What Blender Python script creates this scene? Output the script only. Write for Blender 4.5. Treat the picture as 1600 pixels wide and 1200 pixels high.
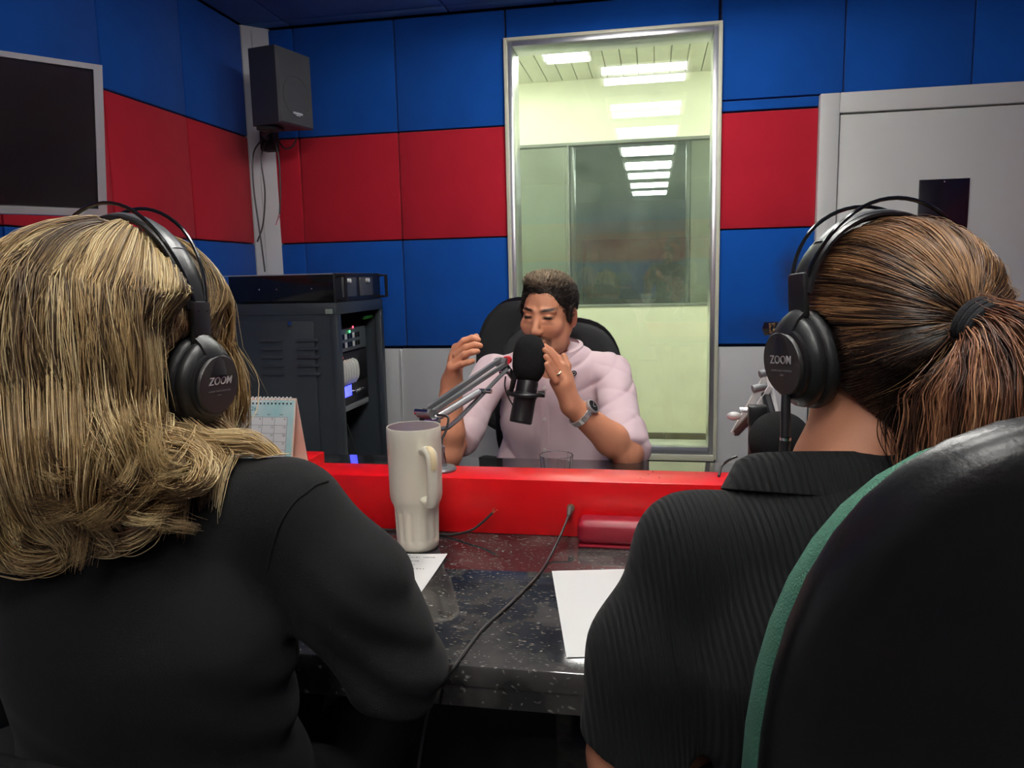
import bpy, bmesh, math, random
import numpy as np
from mathutils import Matrix, Vector
random.seed(7); rng = np.random.default_rng(11)
for o in list(bpy.data.objects): bpy.data.objects.remove(o)
SC = bpy.context.scene; COL = SC.collection
# ------------------------------------------------------------------ camera
FPX, YAW, PITCH, ROLL, CAMH = 1187.9, .185104, .1405065, -.0227153, 1.25
def cam_axes():
    cy, sy, cp, sp = math.cos(YAW), math.sin(YAW), math.cos(PITCH), math.sin(PITCH)
    fw = np.array([-sy*cp, cy*cp, -sp]); r = np.array([cy, sy, 0.]); u = np.cross(r, fw)
    c, s = math.cos(ROLL), math.sin(ROLL)
    return c*r+s*u, -s*r+c*u, fw
CR, CU, CF = cam_axes(); CC = np.array([0, 0, CAMH])
cd = bpy.data.cameras.new('camera'); cam = bpy.data.objects.new('camera', cd); COL.objects.link(cam)
cd.sensor_fit = 'HORIZONTAL'; cd.sensor_width = 36; cd.lens = FPX/1600*36; cd.clip_start = .02
cam.matrix_world = Matrix(((CR[0], CU[0], -CF[0], 0), (CR[1], CU[1], -CF[1], 0), (CR[2], CU[2], -CF[2], CAMH), (0, 0, 0, 1)))
SC.camera = cam
# ------------------------------------------------------------------ world, exposure
W = bpy.data.worlds.new('world'); SC.world = W; W.use_nodes = True
W.node_tree.nodes['Background'].inputs[0].default_value = (.55, .6, .62, 1)
W.node_tree.nodes['Background'].inputs[1].default_value = .03
SC.view_settings.view_transform = 'Standard'; SC.view_settings.look = 'None'
SC.view_settings.gamma = 1; SC.view_settings.use_curve_mapping = False
SC.view_settings.exposure = 0.2
LAMP = 46.0        # emission of the studio tubes
LAMP_CORRIDOR = 92.0
# ------------------------------------------------------------------ measuring helpers: a sight line and a real distance or plane
def ray(px, py): return CR*((px-800)/FPX) + CU*((600-py)/FPX) + CF
def at(px, py, t): return CC + ray(px, py)*t
def atY(px, py, y): d = ray(px, py); return CC + d*(y/d[1])
def atZ(px, py, z): d = ray(px, py); return CC + d*((z-CAMH)/d[2])
# ------------------------------------------------------------------ materials
def srgb(r, g, b):
    f = lambda c: (c/255/12.92) if c <= 10.3 else ((c/255+.055)/1.055)**2.4
    return (f(r), f(g), f(b))
def mat(name, col, rough=.5, metal=0., bump=0., bscale=200., var=0., vscale=6., spec=.5, coat=0., attr=None, sheen=0., trans=0.):
    m = bpy.data.materials.new(name); m.use_nodes = True; nt = m.node_tree; N = nt.nodes; L = nt.links
    b = N['Principled BSDF']; b.inputs['Base Color'].default_value = (*col, 1); b.inputs['Roughness'].default_value = rough
    b.inputs['Metallic'].default_value = metal; b.inputs['Specular IOR Level'].default_value = spec
    b.inputs['Coat Weight'].default_value = coat; b.inputs['Sheen Weight'].default_value = sheen
    b.inputs['Transmission Weight'].default_value = trans
    tc = N.new('ShaderNodeTexCoord')
    src = None
    if attr:
        a = N.new('ShaderNodeAttribute'); a.attribute_name = attr; src = a.outputs['Color']; L.new(src, b.inputs['Base Color'])
    if var > 0:
        n = N.new('ShaderNodeTexNoise'); n.inputs['Scale'].default_value = vscale; n.inputs['Detail'].default_value = 4
        L.new(tc.outputs['Object'], n.inputs['Vector'])
        mr = N.new('ShaderNodeMapRange'); mr.inputs[1].default_value = .3; mr.inputs[2].default_value = .7
        mr.inputs[3].default_value = 1-var; mr.inputs[4].default_value = 1+var*.6; L.new(n.outputs[0], mr.inputs[0])
        mx = N.new('ShaderNodeMix'); mx.data_type = 'RGBA'; mx.blend_type = 'MULTIPLY'; mx.inputs[0].default_value = 1
        if src: L.new(src, mx.inputs[6])
        else: mx.inputs[6].default_value = (*col, 1)
        L.new(mr.outputs[0], mx.inputs[7]); L.new(mx.outputs[2], b.inputs['Base Color'])
    if bump > 0:
        n = N.new('ShaderNodeTexNoise'); n.inputs['Scale'].default_value = bscale; n.inputs['Detail'].default_value = 3
        L.new(tc.outputs['Object'], n.inputs['Vector'])
        bp = N.new('ShaderNodeBump'); bp.inputs['Strength'].default_value = bump; bp.inputs['Distance'].default_value = .002
        L.new(n.outputs[0], bp.inputs['Height']); L.new(bp.outputs[0], b.inputs['Normal'])
    return m
def emis(name, col, strength):
    m = bpy.data.materials.new(name); m.use_nodes = True; b = m.node_tree.nodes['Principled BSDF']
    b.inputs['Base Color'].default_value = (.8, .8, .8, 1)
    b.inputs['Emission Color'].default_value = (*col, 1); b.inputs['Emission Strength'].default_value = strength
    return m
def glass_pane(name, tint, dirt, dirtcol, refl=1.6, dscale=5.):
    m = bpy.data.materials.new(name); m.use_nodes = True; nt = m.node_tree; N = nt.nodes; L = nt.links
    N.remove(N['Principled BSDF']); out = N['Material Output']
    tr = N.new('ShaderNodeBsdfTransparent'); tr.inputs[0].default_value = (*tint, 1)
    gl = N.new('ShaderNodeBsdfGlossy'); gl.inputs['Roughness'].default_value = 0.004; gl.inputs[0].default_value = (1, 1, 1, 1)
    df = N.new('ShaderNodeBsdfDiffuse'); df.inputs[0].default_value = (*dirtcol, 1)
    fr = N.new('ShaderNodeFresnel'); fr.inputs[0].default_value = 1.5
    mu = N.new('ShaderNodeMath'); mu.operation = 'MULTIPLY'; mu.use_clamp = True; mu.inputs[1].default_value = refl; L.new(fr.outputs[0], mu.inputs[0])
    tc = N.new('ShaderNodeTexCoord'); ns = N.new('ShaderNodeTexNoise'); ns.inputs['Scale'].default_value = dscale; ns.inputs['Detail'].default_value = 6
    L.new(tc.outputs['Object'], ns.inputs['Vector'])
    mr = N.new('ShaderNodeMapRange'); mr.inputs[1].default_value = .35; mr.inputs[2].default_value = .75; mr.inputs[3].default_value = dirt*.5; mr.inputs[4].default_value = dirt*1.7
    L.new(ns.outputs[0], mr.inputs[0])
    m1 = N.new('ShaderNodeMixShader'); L.new(mr.outputs[0], m1.inputs[0]); L.new(tr.outputs[0], m1.inputs[1]); L.new(df.outputs[0], m1.inputs[2])
    m2 = N.new('ShaderNodeMixShader'); L.new(mu.outputs[0], m2.inputs[0]); L.new(m1.outputs[0], m2.inputs[1]); L.new(gl.outputs[0], m2.inputs[2])
    L.new(m2.outputs[0], out.inputs[0])
    return m
# ------------------------------------------------------------------ objects
TM = {}
def thing(name, label, cat, loc=(0, 0, 0), rotz=0., group=None):
    o = bpy.data.objects.new(name, None); COL.objects.link(o); o.empty_display_size = .05
    o.location = loc; o.rotation_euler = (0, 0, rotz)
    o['label'] = label; o['category'] = cat
    if group: o['group'] = group
    TM[o.name] = (Matrix.Translation(Vector(loc)) @ Matrix.Rotation(rotz, 4, 'Z')).inverted()
    return o
def tag(o, label, cat, group=None):
    o['label'] = label; o['category'] = cat
    if group: o['group'] = group
    return o
def rootof(o):
    while o.parent: o = o.parent
    return o
class MB:
    def __init__(s): s.v = []; s.f = []
    def add(s, v, f):
        n = len(s.v); s.v.extend([tuple(map(float, p)) for p in v]); s.f.extend([tuple(int(i)+n for i in q) for q in f]); return s
    def box(s, c, size, rot=None, bev=0., seg=2):
        bm = bmesh.new(); bmesh.ops.create_cube(bm, size=1)
        for v in bm.verts: v.co = Vector((v.co.x*size[0], v.co.y*size[1], v.co.z*size[2]))
        if bev > 0: bmesh.ops.bevel(bm, geom=list(bm.edges), offset=bev, segments=seg, affect='EDGES', profile=.5)
        bm.verts.index_update()
        R = rot if rot is not None else Matrix.Identity(3)
        s.add([R @ v.co + Vector(c) for v in bm.verts], [[v.index for v in f.verts] for f in bm.faces]); bm.free(); return s
    def bb(s, x0, x1, y0, y1, z0, z1, bev=0., seg=2):
        return s.box(((x0+x1)/2, (y0+y1)/2, (z0+z1)/2), (abs(x1-x0), abs(y1-y0), abs(z1-z0)), None, bev, seg)
    def tube(s, pts, r, n=8, closed=False, cap=True, flat=None):
        P = [Vector(p) for p in pts]; m = len(P); rr = r if hasattr(r, '__len__') else [r]*m
        T = []
        for i in range(m):
            a = P[i-1] if (i > 0 or closed) else P[i]; b = P[(i+1) % m] if (i < m-1 or closed) else P[i]
            T.append((b-a).normalized())
        up = Vector((0, 0, 1)) if abs(T[0].z) < .9 else Vector((1, 0, 0))
        if flat is not None: up = Vector(flat[0])
        u = (up - T[0]*up.dot(T[0])).normalized(); V = []; F = []
        for i in range(m):
            if flat is not None: u = Vector(flat[0])
            u = (u - T[i]*u.dot(T[i])).normalized(); w = T[i].cross(u)
            for k in range(n):
                a = 2*math.pi*(k+.5)/n
                V.append(P[i] + u*math.cos(a)*rr[i]*(flat[1] if flat else 1) + w*math.sin(a)*rr[i])
        for i in range(m if closed else m-1):
            j = (i+1) % m
            for k in range(n): F.append((i*n+k, i*n+(k+1) % n, j*n+(k+1) % n, j*n+k))
        if cap and not closed: F.append(tuple(reversed(range(n)))); F.append(tuple((m-1)*n+k for k in range(n)))
        return s.add(V, F)
    def cyl(s, a, b, r, r2=None, n=20): return s.tube([a, b], [r, r if r2 is None else r2], n)
    def lathe(s, prof, n=32, M=None, c=(0, 0, 0)):
        V = []; F = []; m = len(prof)
        for (r, z) in prof:
            for k in range(n):
                a = 2*math.pi*k/n; p = Vector((r*math.cos(a), r*math.sin(a), z))
                V.append((M @ p if M is not None else p) + Vector(c))
        for i in range(m-1):
            for k in range(n): F.append((i*n+k, i*n+(k+1) % n, (i+1)*n+(k+1) % n, (i+1)*n+k))
        if prof[0][0] > 1e-5: F.append(tuple(reversed(range(n))))
        if prof[-1][0] > 1e-5: F.append(tuple((m-1)*n+k for k in range(n)))
        return s.add(V, F)
    def ell(s, c, r, rot=None, n=20, m=12):
        V = []; F = []; R = rot if rot is not None else Matrix.Identity(3)
        for i in range(m+1):
            t = math.pi*i/m
            for k in range(n):
                a = 2*math.pi*k/n; V.append(R @ Vector((r[0]*math.sin(t)*math.cos(a), r[1]*math.sin(t)*math.sin(a), r[2]*math.cos(t))) + Vector(c))
        for i in range(m):
            for k in range(n): F.append((i*n+k, (i+1)*n+k, (i+1)*n+(k+1) % n, i*n+(k+1) % n))
        return s.add(V, F)
    def prism(s, poly, vec):   # poly: planar loop of 3-D points, vec: extrusion
        n = len(poly); P = [Vector(p) for p in poly]; v = Vector(vec)
        return s.add(P+[p+v for p in P], [tuple(reversed(range(n))), tuple(range(n, 2*n))]+[(i, (i+1) % n, n+(i+1) % n, n+i) for i in range(n)])
    def xf(s, M):
        s.v = [tuple(M @ Vector(p)) for p in s.v]; return s
    def build(s, name, m, parent=None, sharp=35, world=True):
        me = bpy.data.meshes.new(name); V = s.v
        if parent is not None and world:
            R = rootof(parent)
            if R.name in TM: I = TM[R.name]; V = [tuple(I @ Vector(p)) for p in V]
        me.from_pydata(V, [], s.f); me.update()
        bm = bmesh.new(); bm.from_mesh(me); bmesh.ops.recalc_face_normals(bm, faces=bm.faces); bm.to_mesh(me); bm.free()
        me.shade_smooth()
        me.set_sharp_from_angle(angle=math.radians(sharp))
        me.materials.append(m); o = bpy.data.objects.new(name, me); COL.objects.link(o)
        if parent is not None: o.parent = parent
        return o
def struct(o): o['kind'] = 'structure'; return o
def root_struct(name, loc=(0, 0, 0)):
    o = bpy.data.objects.new(name, None); COL.objects.link(o); o.location = loc; o['kind'] = 'structure'
    TM[o.name] = Matrix.Translation(Vector(loc)).inverted(); return o
def share(o, parent, M):       # a copy of a piece that shares its mesh
    c = o.copy(); COL.objects.link(c); c.parent = parent; c.matrix_local = M; return c
def copy_tree(o, parent=None):
    c = o.copy(); COL.objects.link(c); c.parent = parent
    for ch in list(o.children): copy_tree(ch, c)
    return c
def text_mesh(txt, size, M, depth=.0004, shear=0., bold=0., align='CENTER'):
    cu = bpy.data.curves.new('t', 'FONT'); cu.body = txt; cu.size = size; cu.extrude = depth; cu.align_x = align; cu.align_y = 'CENTER'
    cu.shear = shear; cu.offset = bold; cu.resolution_u = 3
    o = bpy.data.objects.new('t', cu); COL.objects.link(o); dg = bpy.context.evaluated_depsgraph_get()
    me = o.evaluated_get(dg).to_mesh(); V = [M @ v.co for v in me.vertices]; F = [list(p.vertices) for p in me.polygons]
    o.evaluated_get(dg).to_mesh_clear(); bpy.data.objects.remove(o); bpy.data.curves.remove(cu)
    return V, F
def rotz(a): return Matrix.Rotation(a, 3, 'Z')
def frame3(x, y, z): return Matrix((x, y, z)).transposed()
def spline(pts, n=8):
    P = [np.array(p, float) for p in pts]; P = [2*P[0]-P[1]]+P+[2*P[-1]-P[-2]]; out = []
    for i in range(1, len(P)-2):
        for k in range(n):
            t = k/n; a, b, c, d = P[i-1], P[i], P[i+1], P[i+2]
            out.append(.5*((2*b)+(c-a)*t+(2*a-5*b+4*c-d)*t*t+(3*b-a-3*c+d)*t**3))
    out.append(P[-2]); return out
# ------------------------------------------------------------------ palette
M_blue = mat('blue_felt', srgb(18, 82, 172), .95, bump=.5, bscale=900, var=.10, vscale=5, spec=.15, sheen=.1)
M_red = mat('red_felt', srgb(190, 34, 52), .95, bump=.5, bscale=900, var=.08, vscale=5, spec=.15, sheen=.1)
M_white = mat('grey_white_paint', srgb(205, 205, 206), .45, var=.04, vscale=3)
M_door = mat('door_paint', srgb(212, 212, 208), .4, var=.03, vscale=2, bump=.05, bscale=60)
M_cream = mat('cream_paint', (.82, .83, .68), .6, var=.04, vscale=2)
M_plank = mat('pvc_plank', (.80, .82, .70), .35, var=.05, vscale=4)
M_skirt = mat('skirting_tile', srgb(132, 120, 92), .35, var=.25, vscale=14)
M_skirtd = mat('skirting_tile_dark', srgb(96, 90, 74), .35, var=.25, vscale=18)
M_alu = mat('aluminium', (.78, .78, .80), .28, metal=.9, var=.1, vscale=9)
M_alup = mat('window_sill_paint', srgb(214, 214, 190), .4)
M_floor = mat('floor_vinyl', srgb(92, 90, 84), .4, var=.5, vscale=30)
M_greywall = mat('far_wall_grey', srgb(186, 198, 182), .7, var=.06, vscale=2)
M_farglass = mat('far_dark_glass', (.035, .042, .042), .12)
M_dark = mat('joint_dark', srgb(14, 26, 60), .95)
M_blk = mat('black_plastic', (.012, .012, .013), .38, bump=.06, bscale=700)
M_blkm = mat('black_matt', (.016, .016, .017), .7, bump=.1, bscale=500)
M_blkg = mat('black_gloss', (.008, .008, .009), .12)
M_silver = mat('silver_frame', (.55, .55, .57), .35, metal=.6)
M_chrome = mat('chrome', (.75, .75, .76), .15, metal=1)
M_lampw = mat('lamp_white', (.85, .85, .85), .35)
M_tube = emis('tube_glow', (1., .98, .93), LAMP)
M_tubec = emis('tube_glow_corridor', (.98, 1., .88), LAMP_CORRIDOR)
D = 3.8; ZR = [.90, 1.447, 1.982, 2.522]; CEIL = 2.525; XL = -2.03; XR = 2.15; YB = -3.3
# ------------------------------------------------------------------ studio shell
floor = struct(MB().bb(XL-.15, XR+.15, YB-.1, D+.16, -.1, 0).build('floor', M_floor))
ceiling = struct(MB().bb(XL-.15, XR+.15, YB-.1, D+.16, CEIL+.02, CEIL+.12).build('ceiling', M_dark))
def panel_mesh(w, h, th, m):
    o = MB().box((0, 0, 0), (w-.005, th, h-.005), None, .007, 2).build('acoustic_panel', m); return o
PC = {}
def panel(name, parent, m, c, w, h, facing, th=.04):
    """facing: rotation about z of a panel whose thickness is along local y; shared mesh per size and colour"""
    k = (name, round(w, 3), round(h, 3), m.name, th)
    M = Matrix.Translation(Vector(c)) @ facing
    if k in PC: return share(PC[k], parent, M)
    o = MB().box((0, 0, 0), (w-.005, th, h-.005), None, min(.007, th*.2), 2).build(name, m); o.parent = parent; o.matrix_local = M; PC[k] = o; return o
I4 = Matrix.Identity(4); RZ90 = Matrix.Rotation(math.pi/2, 4, 'Z'); RX90 = Matrix.Rotation(math.pi/2, 4, 'X')
# back wall: four slabs around the window opening, panels fixed to it
WX0, WX1, WZ0, WZ1 = -.70, .297, .345, 2.37
wb = MB(); yb0, yb1 = D+.03, D+.15
wb.bb(XL-.15, WX0, yb0, yb1, 0, CEIL+.02).bb(WX1, XR+.15, yb0, yb1, 0, CEIL+.02).bb(WX0, WX1, yb0, yb1, WZ1, CEIL+.02).bb(WX0, WX1, yb0, yb1, 0, WZ0)
wall_back = struct(wb.build('wall_back', M_dark))
xs = [-1.94, -1.802, -1.267, -.708]
for r in range(3):
    for i in range(3):
        m = (M_blue, M_red, M_blue)[r]
        z0, z1 = ZR[r], ZR[r+1]
        panel('acoustic_panel', wall_back, m, ((xs[i]+xs[i+1])/2, D+.02, (z0+z1)/2), xs[i+1]-xs[i], z1-z0, I4)
M_bluedirt = mat('blue_felt_smudged', srgb(18, 82, 172), .95, bump=.5, bscale=900, spec=.15)
def smudge(m, spots):
    nt = m.node_tree; N = nt.nodes; L = nt.links; b = N['Principled BSDF']; tc = N.new('ShaderNodeTexCoord')
    base = b.inputs['Base Color'].default_value[:]; prev = None
    for (loc, sc, amt) in spots:
        mp = N.new('ShaderNodeMapping'); mp.vector_type = 'TEXTURE'; mp.inputs['Location'].default_value = loc; mp.inputs['Scale'].default_value = sc
        L.new(tc.outputs['Object'], mp.inputs[0])
        ln = N.new('ShaderNodeVectorMath'); ln.operation = 'LENGTH'; L.new(mp.outputs[0], ln.inputs[0])
        ns = N.new('ShaderNodeTexNoise'); ns.inputs['Scale'].default_value = 14; ns.inputs['Detail'].default_value = 5; L.new(tc.outputs['Object'], ns.inputs['Vector'])
        ad = N.new('ShaderNodeMath'); ad.operation = 'ADD'; L.new(ln.outputs['Value'], ad.inputs[0]); L.new(ns.outputs[0], ad.inputs[1])
        mr = N.new('ShaderNodeMapRange'); mr.inputs[1].default_value = .6; mr.inputs[2].default_value = 1.5; mr.inputs[3].default_value = amt; mr.inputs[4].default_value = 0; L.new(ad.outputs[0], mr.inputs[0])
        mx = N.new('ShaderNodeMix'); mx.data_type = 'RGBA'; L.new(mr.outputs[0], mx.inputs[0])
        if prev is None: mx.inputs[6].default_value = base
        else: L.new(prev, mx.inputs[6])
        mx.inputs[7].default_value = (*srgb(45, 45, 52), 1); prev = mx.outputs[2]
    L.new(prev, b.inputs['Base Color'])
smudge(M_bluedirt, [((.13, 0, .03), (.11, .2, .2), .75), ((.02, 0, -.2), (.25, .2, .1), .35)])
panel('acoustic_panel', wall_back, M_red, (.522, D+.02, (ZR[1]+ZR[2])/2), .437, ZR[2]-ZR[1], I4)
panel('acoustic_panel', wall_back, M_bluedirt, (.522, D+.02, (ZR[0]+ZR[1])/2), .437, ZR[1]-ZR[0], I4)
panel('acoustic_panel', wall_back, M_blue, (-.205, D+.02, (WZ1+ZR[3])/2+.008), 1.0, ZR[3]-WZ1-.016, I4)
panel('acoustic_panel', wall_back, M_blue, (.522, D+.02, (1.984+2.035)/2), .437, .051, I4)
panel('acoustic_panel', wall_back, M_blue, ((.303+.842)/2, D+.02, (2.036+ZR[3])/2), .539, ZR[3]-2.036, I4)
for a, b in ((.842, 1.372), (1.372, 1.905)):
    panel('acoustic_panel', wall_back, M_blue, ((a+b)/2, D+.02, (2.036+ZR[3])/2), b-a, ZR[3]-2.036, I4)
panel('acoustic_panel', wall_back, M_blue, (2.0, D+.02, (ZR[2]+ZR[3])/2), .18, ZR[3]-ZR[2], I4)
panel('acoustic_panel', wall_back, M_red, (2.0, D+.02, (ZR[1]+ZR[2])/2), .18, ZR[2]-ZR[1], I4)
panel('acoustic_panel', wall_back, M_blue, (2.0, D+.02, (ZR[0]+ZR[1])/2), .18, ZR[1]-ZR[0], I4)
for a, b in ((-1.94, -1.303), (-1.300, -.705), (.302, .735)):   # pale boards below the felt
    panel('wainscot_board', wall_back, M_white, ((a+b)/2, D+.018, .455), b-a, .87, I4, .02)
panel('joint_strip', wall_back, M_white, (-1.3015, D+.004, .455), .016, .87, I4, .012)
# side and rear walls
def sidewall(name, x, sgn, ycols, closed=True):
    w = struct(MB().bb(x, x+sgn*.12, YB-.1, D+.15, 0, CEIL+.02).build(name, M_dark))
    for r in range(3):
        for a, b in zip(ycols[:-1], ycols[1:]):
            panel('acoustic_panel', w, (M_blue, M_red, M_blue)[r], (x-sgn*.02, (a+b)/2, (ZR[r]+ZR[r+1])/2), abs(b-a), ZR[r+1]-ZR[r], RZ90)
    for a, b in zip(ycols[:-1], ycols[1:]):
        panel('wainscot_board', w, M_white, (x-sgn*.018, (a+b)/2, .455), abs(b-a), .87, RZ90, .02)
    return w
ycL = [3.70, 3.18, 2.655, 2.13, 1.6, 1.07, .54, .01, -.52, -1.05, -1.58, -2.11, -2.64, -3.28]
sidewall('wall_left', XL-.04, -1, ycL); sidewall('wall_right', XR+.04, 1, [3.78]+ycL[1:])
wr = struct(MB().bb(XL-.15, XR+.15, YB-.22, YB-.1, 0, CEIL+.02).build('wall_rear', M_dark))
xr = np.linspace(XL, XR, 9)
for r in range(3):
    for a, b in zip(xr[:-1], xr[1:]):
        panel('acoustic_panel', wr, (M_blue, M_red, M_blue)[r], ((a+b)/2, YB-.08, (ZR[r]+ZR[r+1])/2), b-a, ZR[r+1]-ZR[r], I4)
panel('wainscot_board', wr, M_white, ((XL+XR)/2, YB-.09, .455), XR-XL, .87, I4, .02)
# ceiling: blue felt boards
M_ceil = mat('ceiling_blue_felt', srgb(84, 124, 176), .95, bump=.4, bscale=700, var=.12, vscale=4, spec=.1)
yc = [3.79, 3.70, 2.62, 1.54, .46, -.62, -1.7, -2.78, -3.3]; xc = [-2.03, -1.80, -.98, -.46, .5, 1.32, 2.14]
for a, b in zip(xc[:-1], xc[1:]):
    for c, d in zip(yc[1:], yc[:-1]):
        panel('ceiling_panel', ceiling, M_ceil, ((a+b)/2, (c+d)/2, CEIL+.01), b-a, d-c, RX90, .02)
# boxed-in corner
tr = MB().prism([(XL, 3.705, 0), (-1.935, 3.80, 0), (-1.935, 3.86, 0), (XL-.05, 3.86, 0), (XL-.05, 3.705, 0)], (0, 0, CEIL))
trim = struct(tr.build('trim_1', M_white))
MB().tube([(-1.992, 3.738, .9), (-1.992, 3.738, 2.5)], .004, 6).build('joint_strip', M_white, trim)
# ------------------------------------------------------------------ the big window
win = root_struct('window_1', (-.2, D+.05, WZ0))
fw = .028
fr = MB()
for (x0, x1, z0, z1) in ((WX0, WX0+fw, WZ0, WZ1), (WX1-fw, WX1, WZ0, WZ1), (WX0+fw, WX1-fw, WZ1-fw, WZ1), (WX0+fw, WX1-fw, WZ0, WZ0+fw+.02)):
    fr.bb(x0, x1, D-.022, D+.16, z0, z1, .003)
fr.build('window_frame', M_alu, win)
be = MB()
for (x0, x1, z0, z1) in ((WX0-.012, WX0+.006, WZ0-.012, WZ1+.012), (WX1-.006, WX1+.012, WZ0-.012, WZ1+.012), (WX0, WX1, WZ1-.004, WZ1+.012), (WX0, WX1, WZ0-.02, WZ0+.01)):
    be.bb(x0, x1, D-.03, D-.005, z0, z1, .003)
be.build('window_bead', M_alup, win)
M_pane1 = glass_pane('window_glass', (.93, .97, .94), .035, (.75, .8, .72), 1.2, 7)
MB().bb(WX0+fw, WX1-fw, D+.02, D+.022, WZ0+fw, WZ1-fw).build('pane', M_pane1, win)
# ------------------------------------------------------------------ corridor behind the window and the second window
Y2 = 5.30; CX0, CX1 = -2.2, 2.2; V0, V1, VZ0, VZ1 = -1.75, 1.0, 1.025, 2.135
struct(MB().bb(CX0, CX1, D+.16, Y2+.12, -.1, 0).build('floor_corridor', mat('corridor_tile', srgb(150, 140, 112), .3, var=.2, vscale=9)))
cc = struct(MB().bb(CX0, CX1, D+.15, Y2+.12, CEIL+.03, CEIL+.12).build('ceiling_corridor', M_plank))
for i in range(22):
    panel('ceiling_plank', cc, M_plank, (-1.15+.1*i, (D+.16+Y2)/2, CEIL+.02), .1, Y2-D-.16, RX90, .016)
w2 = MB().bb(CX0, V0, Y2, Y2+.1, 0, CEIL+.1).bb(V1, CX1, Y2, Y2+.1, 0, CEIL+.1).bb(V0, V1, Y2, Y2+.1, VZ1, CEIL+.1).bb(V0, V1, Y2, Y2+.1, 0, VZ0)
struct(w2.build('wall_corridor', M_cream))
for i, x in enumerate((CX0, CX1)):
    struct(MB().bb(x-.1, x, D+.15, Y2+.1, 0, CEIL+.1).build('wall_corridor_'+('left', 'right')[i], M_cream))
struct(MB().bb(CX0, WX0-.01, D+.152, D+.16, 0, CEIL+.03).bb(WX1+.01, CX1, D+.152, D+.16, 0, CEIL+.03).build('wall_corridor_near', M_cream))
bbd = root_struct('baseboard_corridor', (0, Y2, 0))
for i in range(8):
    x0 = -2.2+.55*i+.08
    MB().bb(x0, x0+.546, Y2-.014, Y2, 0, .085, .002).build('skirting_tile', M_skirt, bbd)
    MB().bb(x0, x0+.546, Y2-.016, Y2, .086, .15, .002).build('skirting_tile', M_skirtd, bbd)
win2 = root_struct('window_2', (-.3, Y2, VZ0))
f2 = MB()
for (x0, x1, z0, z1) in ((V0, V0+.03, VZ0, VZ1), (V1-.03, V1, VZ0, VZ1), (V0, V1, VZ1-.02, VZ1), (V0, V1, VZ0, VZ0+.02), (-.578, -.566, VZ0+.02, VZ1-.02)):
    f2.bb(x0, x1, Y2-.005, Y2+.06, z0, z1, .002)
f2.build('window_frame', mat('window_2_frame', srgb(120, 125, 118), .4), win2)
M_pane2 = glass_pane('window_2_glass', (.82, .90, .86), .13, (.50, .57, .52), 3.3, 3)
MB().bb(V0+.03, V1-.03, Y2+.02, Y2+.022, VZ0+.02, VZ1-.02).build('pane', M_pane2, win2)
# dim studio beyond the second window
b3 = MB().bb(CX0, CX1, 8.2, 8.3, 0, 2.7).bb(CX0-.1, CX0, Y2+.1, 8.3, 0, 2.7).bb(CX1, CX1+.1, Y2+.1, 8.3, 0, 2.7)
struct(b3.build('wall_far_studio', M_greywall))
struct(MB().bb(CX0, -.675, 6.0, 6.06, 0, 2.6).build('wall_far_partition', mat('partition_grey', srgb(150, 158, 150), .6)))
w3 = root_struct('window_3', (-.05, 8.19, .9))
MB().bb(-.74, .62, 8.175, 8.2, .85, 1.615, .004).build('window_frame', mat('window_3_frame', srgb(70, 78, 76), .5), w3)
MB().bb(-.70, .58, 8.168, 8.176, .89, 1.575).build('pane', M_farglass, w3)
struct(MB().bb(CX0, CX1, Y2+.12, 8.3, -.1, 0).build('floor_far_studio', M_floor))
struct(MB().bb(CX0, CX1, Y2+.12, 8.3, 2.6, 2.7).build('ceiling_far_studio', M_greywall))
# ------------------------------------------------------------------ door
door = root_struct('door_1', (1.3, D, 0))
DZ = 2.033
MB().bb(.738, .822, D-.035, D+.03, 0, DZ, .004).bb(.822, 1.80, D-.035, D+.03, 1.945, DZ, .004).bb(1.80, 1.884, D-.035, D+.03, 0, DZ, .004).build('door_frame', M_door, door)
leaf = MB().bb(.828, 1.794, D-.018, D+.022, .008, 1.939, .003).build('door_leaf', M_door, door)
vp = MB().bb(1.172, 1.38, D-.024, D-.016, 1.20, 1.637, .002).build('vision_panel', mat('dark_pane', (.012, .008, .014), .25), door)
MB().ell((1.276, D-.025, 1.625), (.004, .002, .004)).build('screw', M_chrome, vp)
hd = MB().tube([(.90, D-.018, 1.02), (.90, D-.065, 1.02), (1.01, D-.065, 1.02)], .009, 10).bb(.875, .925, D-.024, D-.017, .93, 1.1, .003).build('door_handle', M_chrome, door)
# ------------------------------------------------------------------ ceiling lights
def ceiling_light(loc, w, d, label, tubem, group):
    t = thing('ceiling_light', label, 'ceiling light', loc, 0, group)
    x, y, z = loc
    b = MB().bb(x-w/2, x+w/2, y-d/2, y+d/2, z+.035, z+.05)
    for s in (-1, 1):
        b.prism([(x-w/2, y+s*d/2, z+.05), (x-w/2, y+s*d/2, z), (x-w/2, y+s*(d/2-.012), z), (x-w/2, y+s*(d/2-.04), z+.036)], (w, 0, 0))
        b.bb(x+s*w/2-.006, x+s*w/2+.006, y-d/2, y+d/2, z, z+.05)
    b.prism([(x-w/2, y-.07, z+.036), (x-w/2, y, z+.004), (x-w/2, y+.07, z+.036)], (w, 0, 0))
    b.build('reflector', M_lampw, t)
    for s in (-1, 1):
        yy = y+s*d*.27
        tb = MB().cyl((x-w/2+.03, yy, z-.006), (x+w/2-.03, yy, z-.006), .021, n=12).build('tube', tubem, t)
        for e in (-1, 1): MB().bb(x+e*(w/2-.018)-.012, x+e*(w/2-.018)+.012, yy-.012, yy+.012, z-.022, z+.036, .002).build('lamp_holder', M_lampw, t)
    return t
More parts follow.
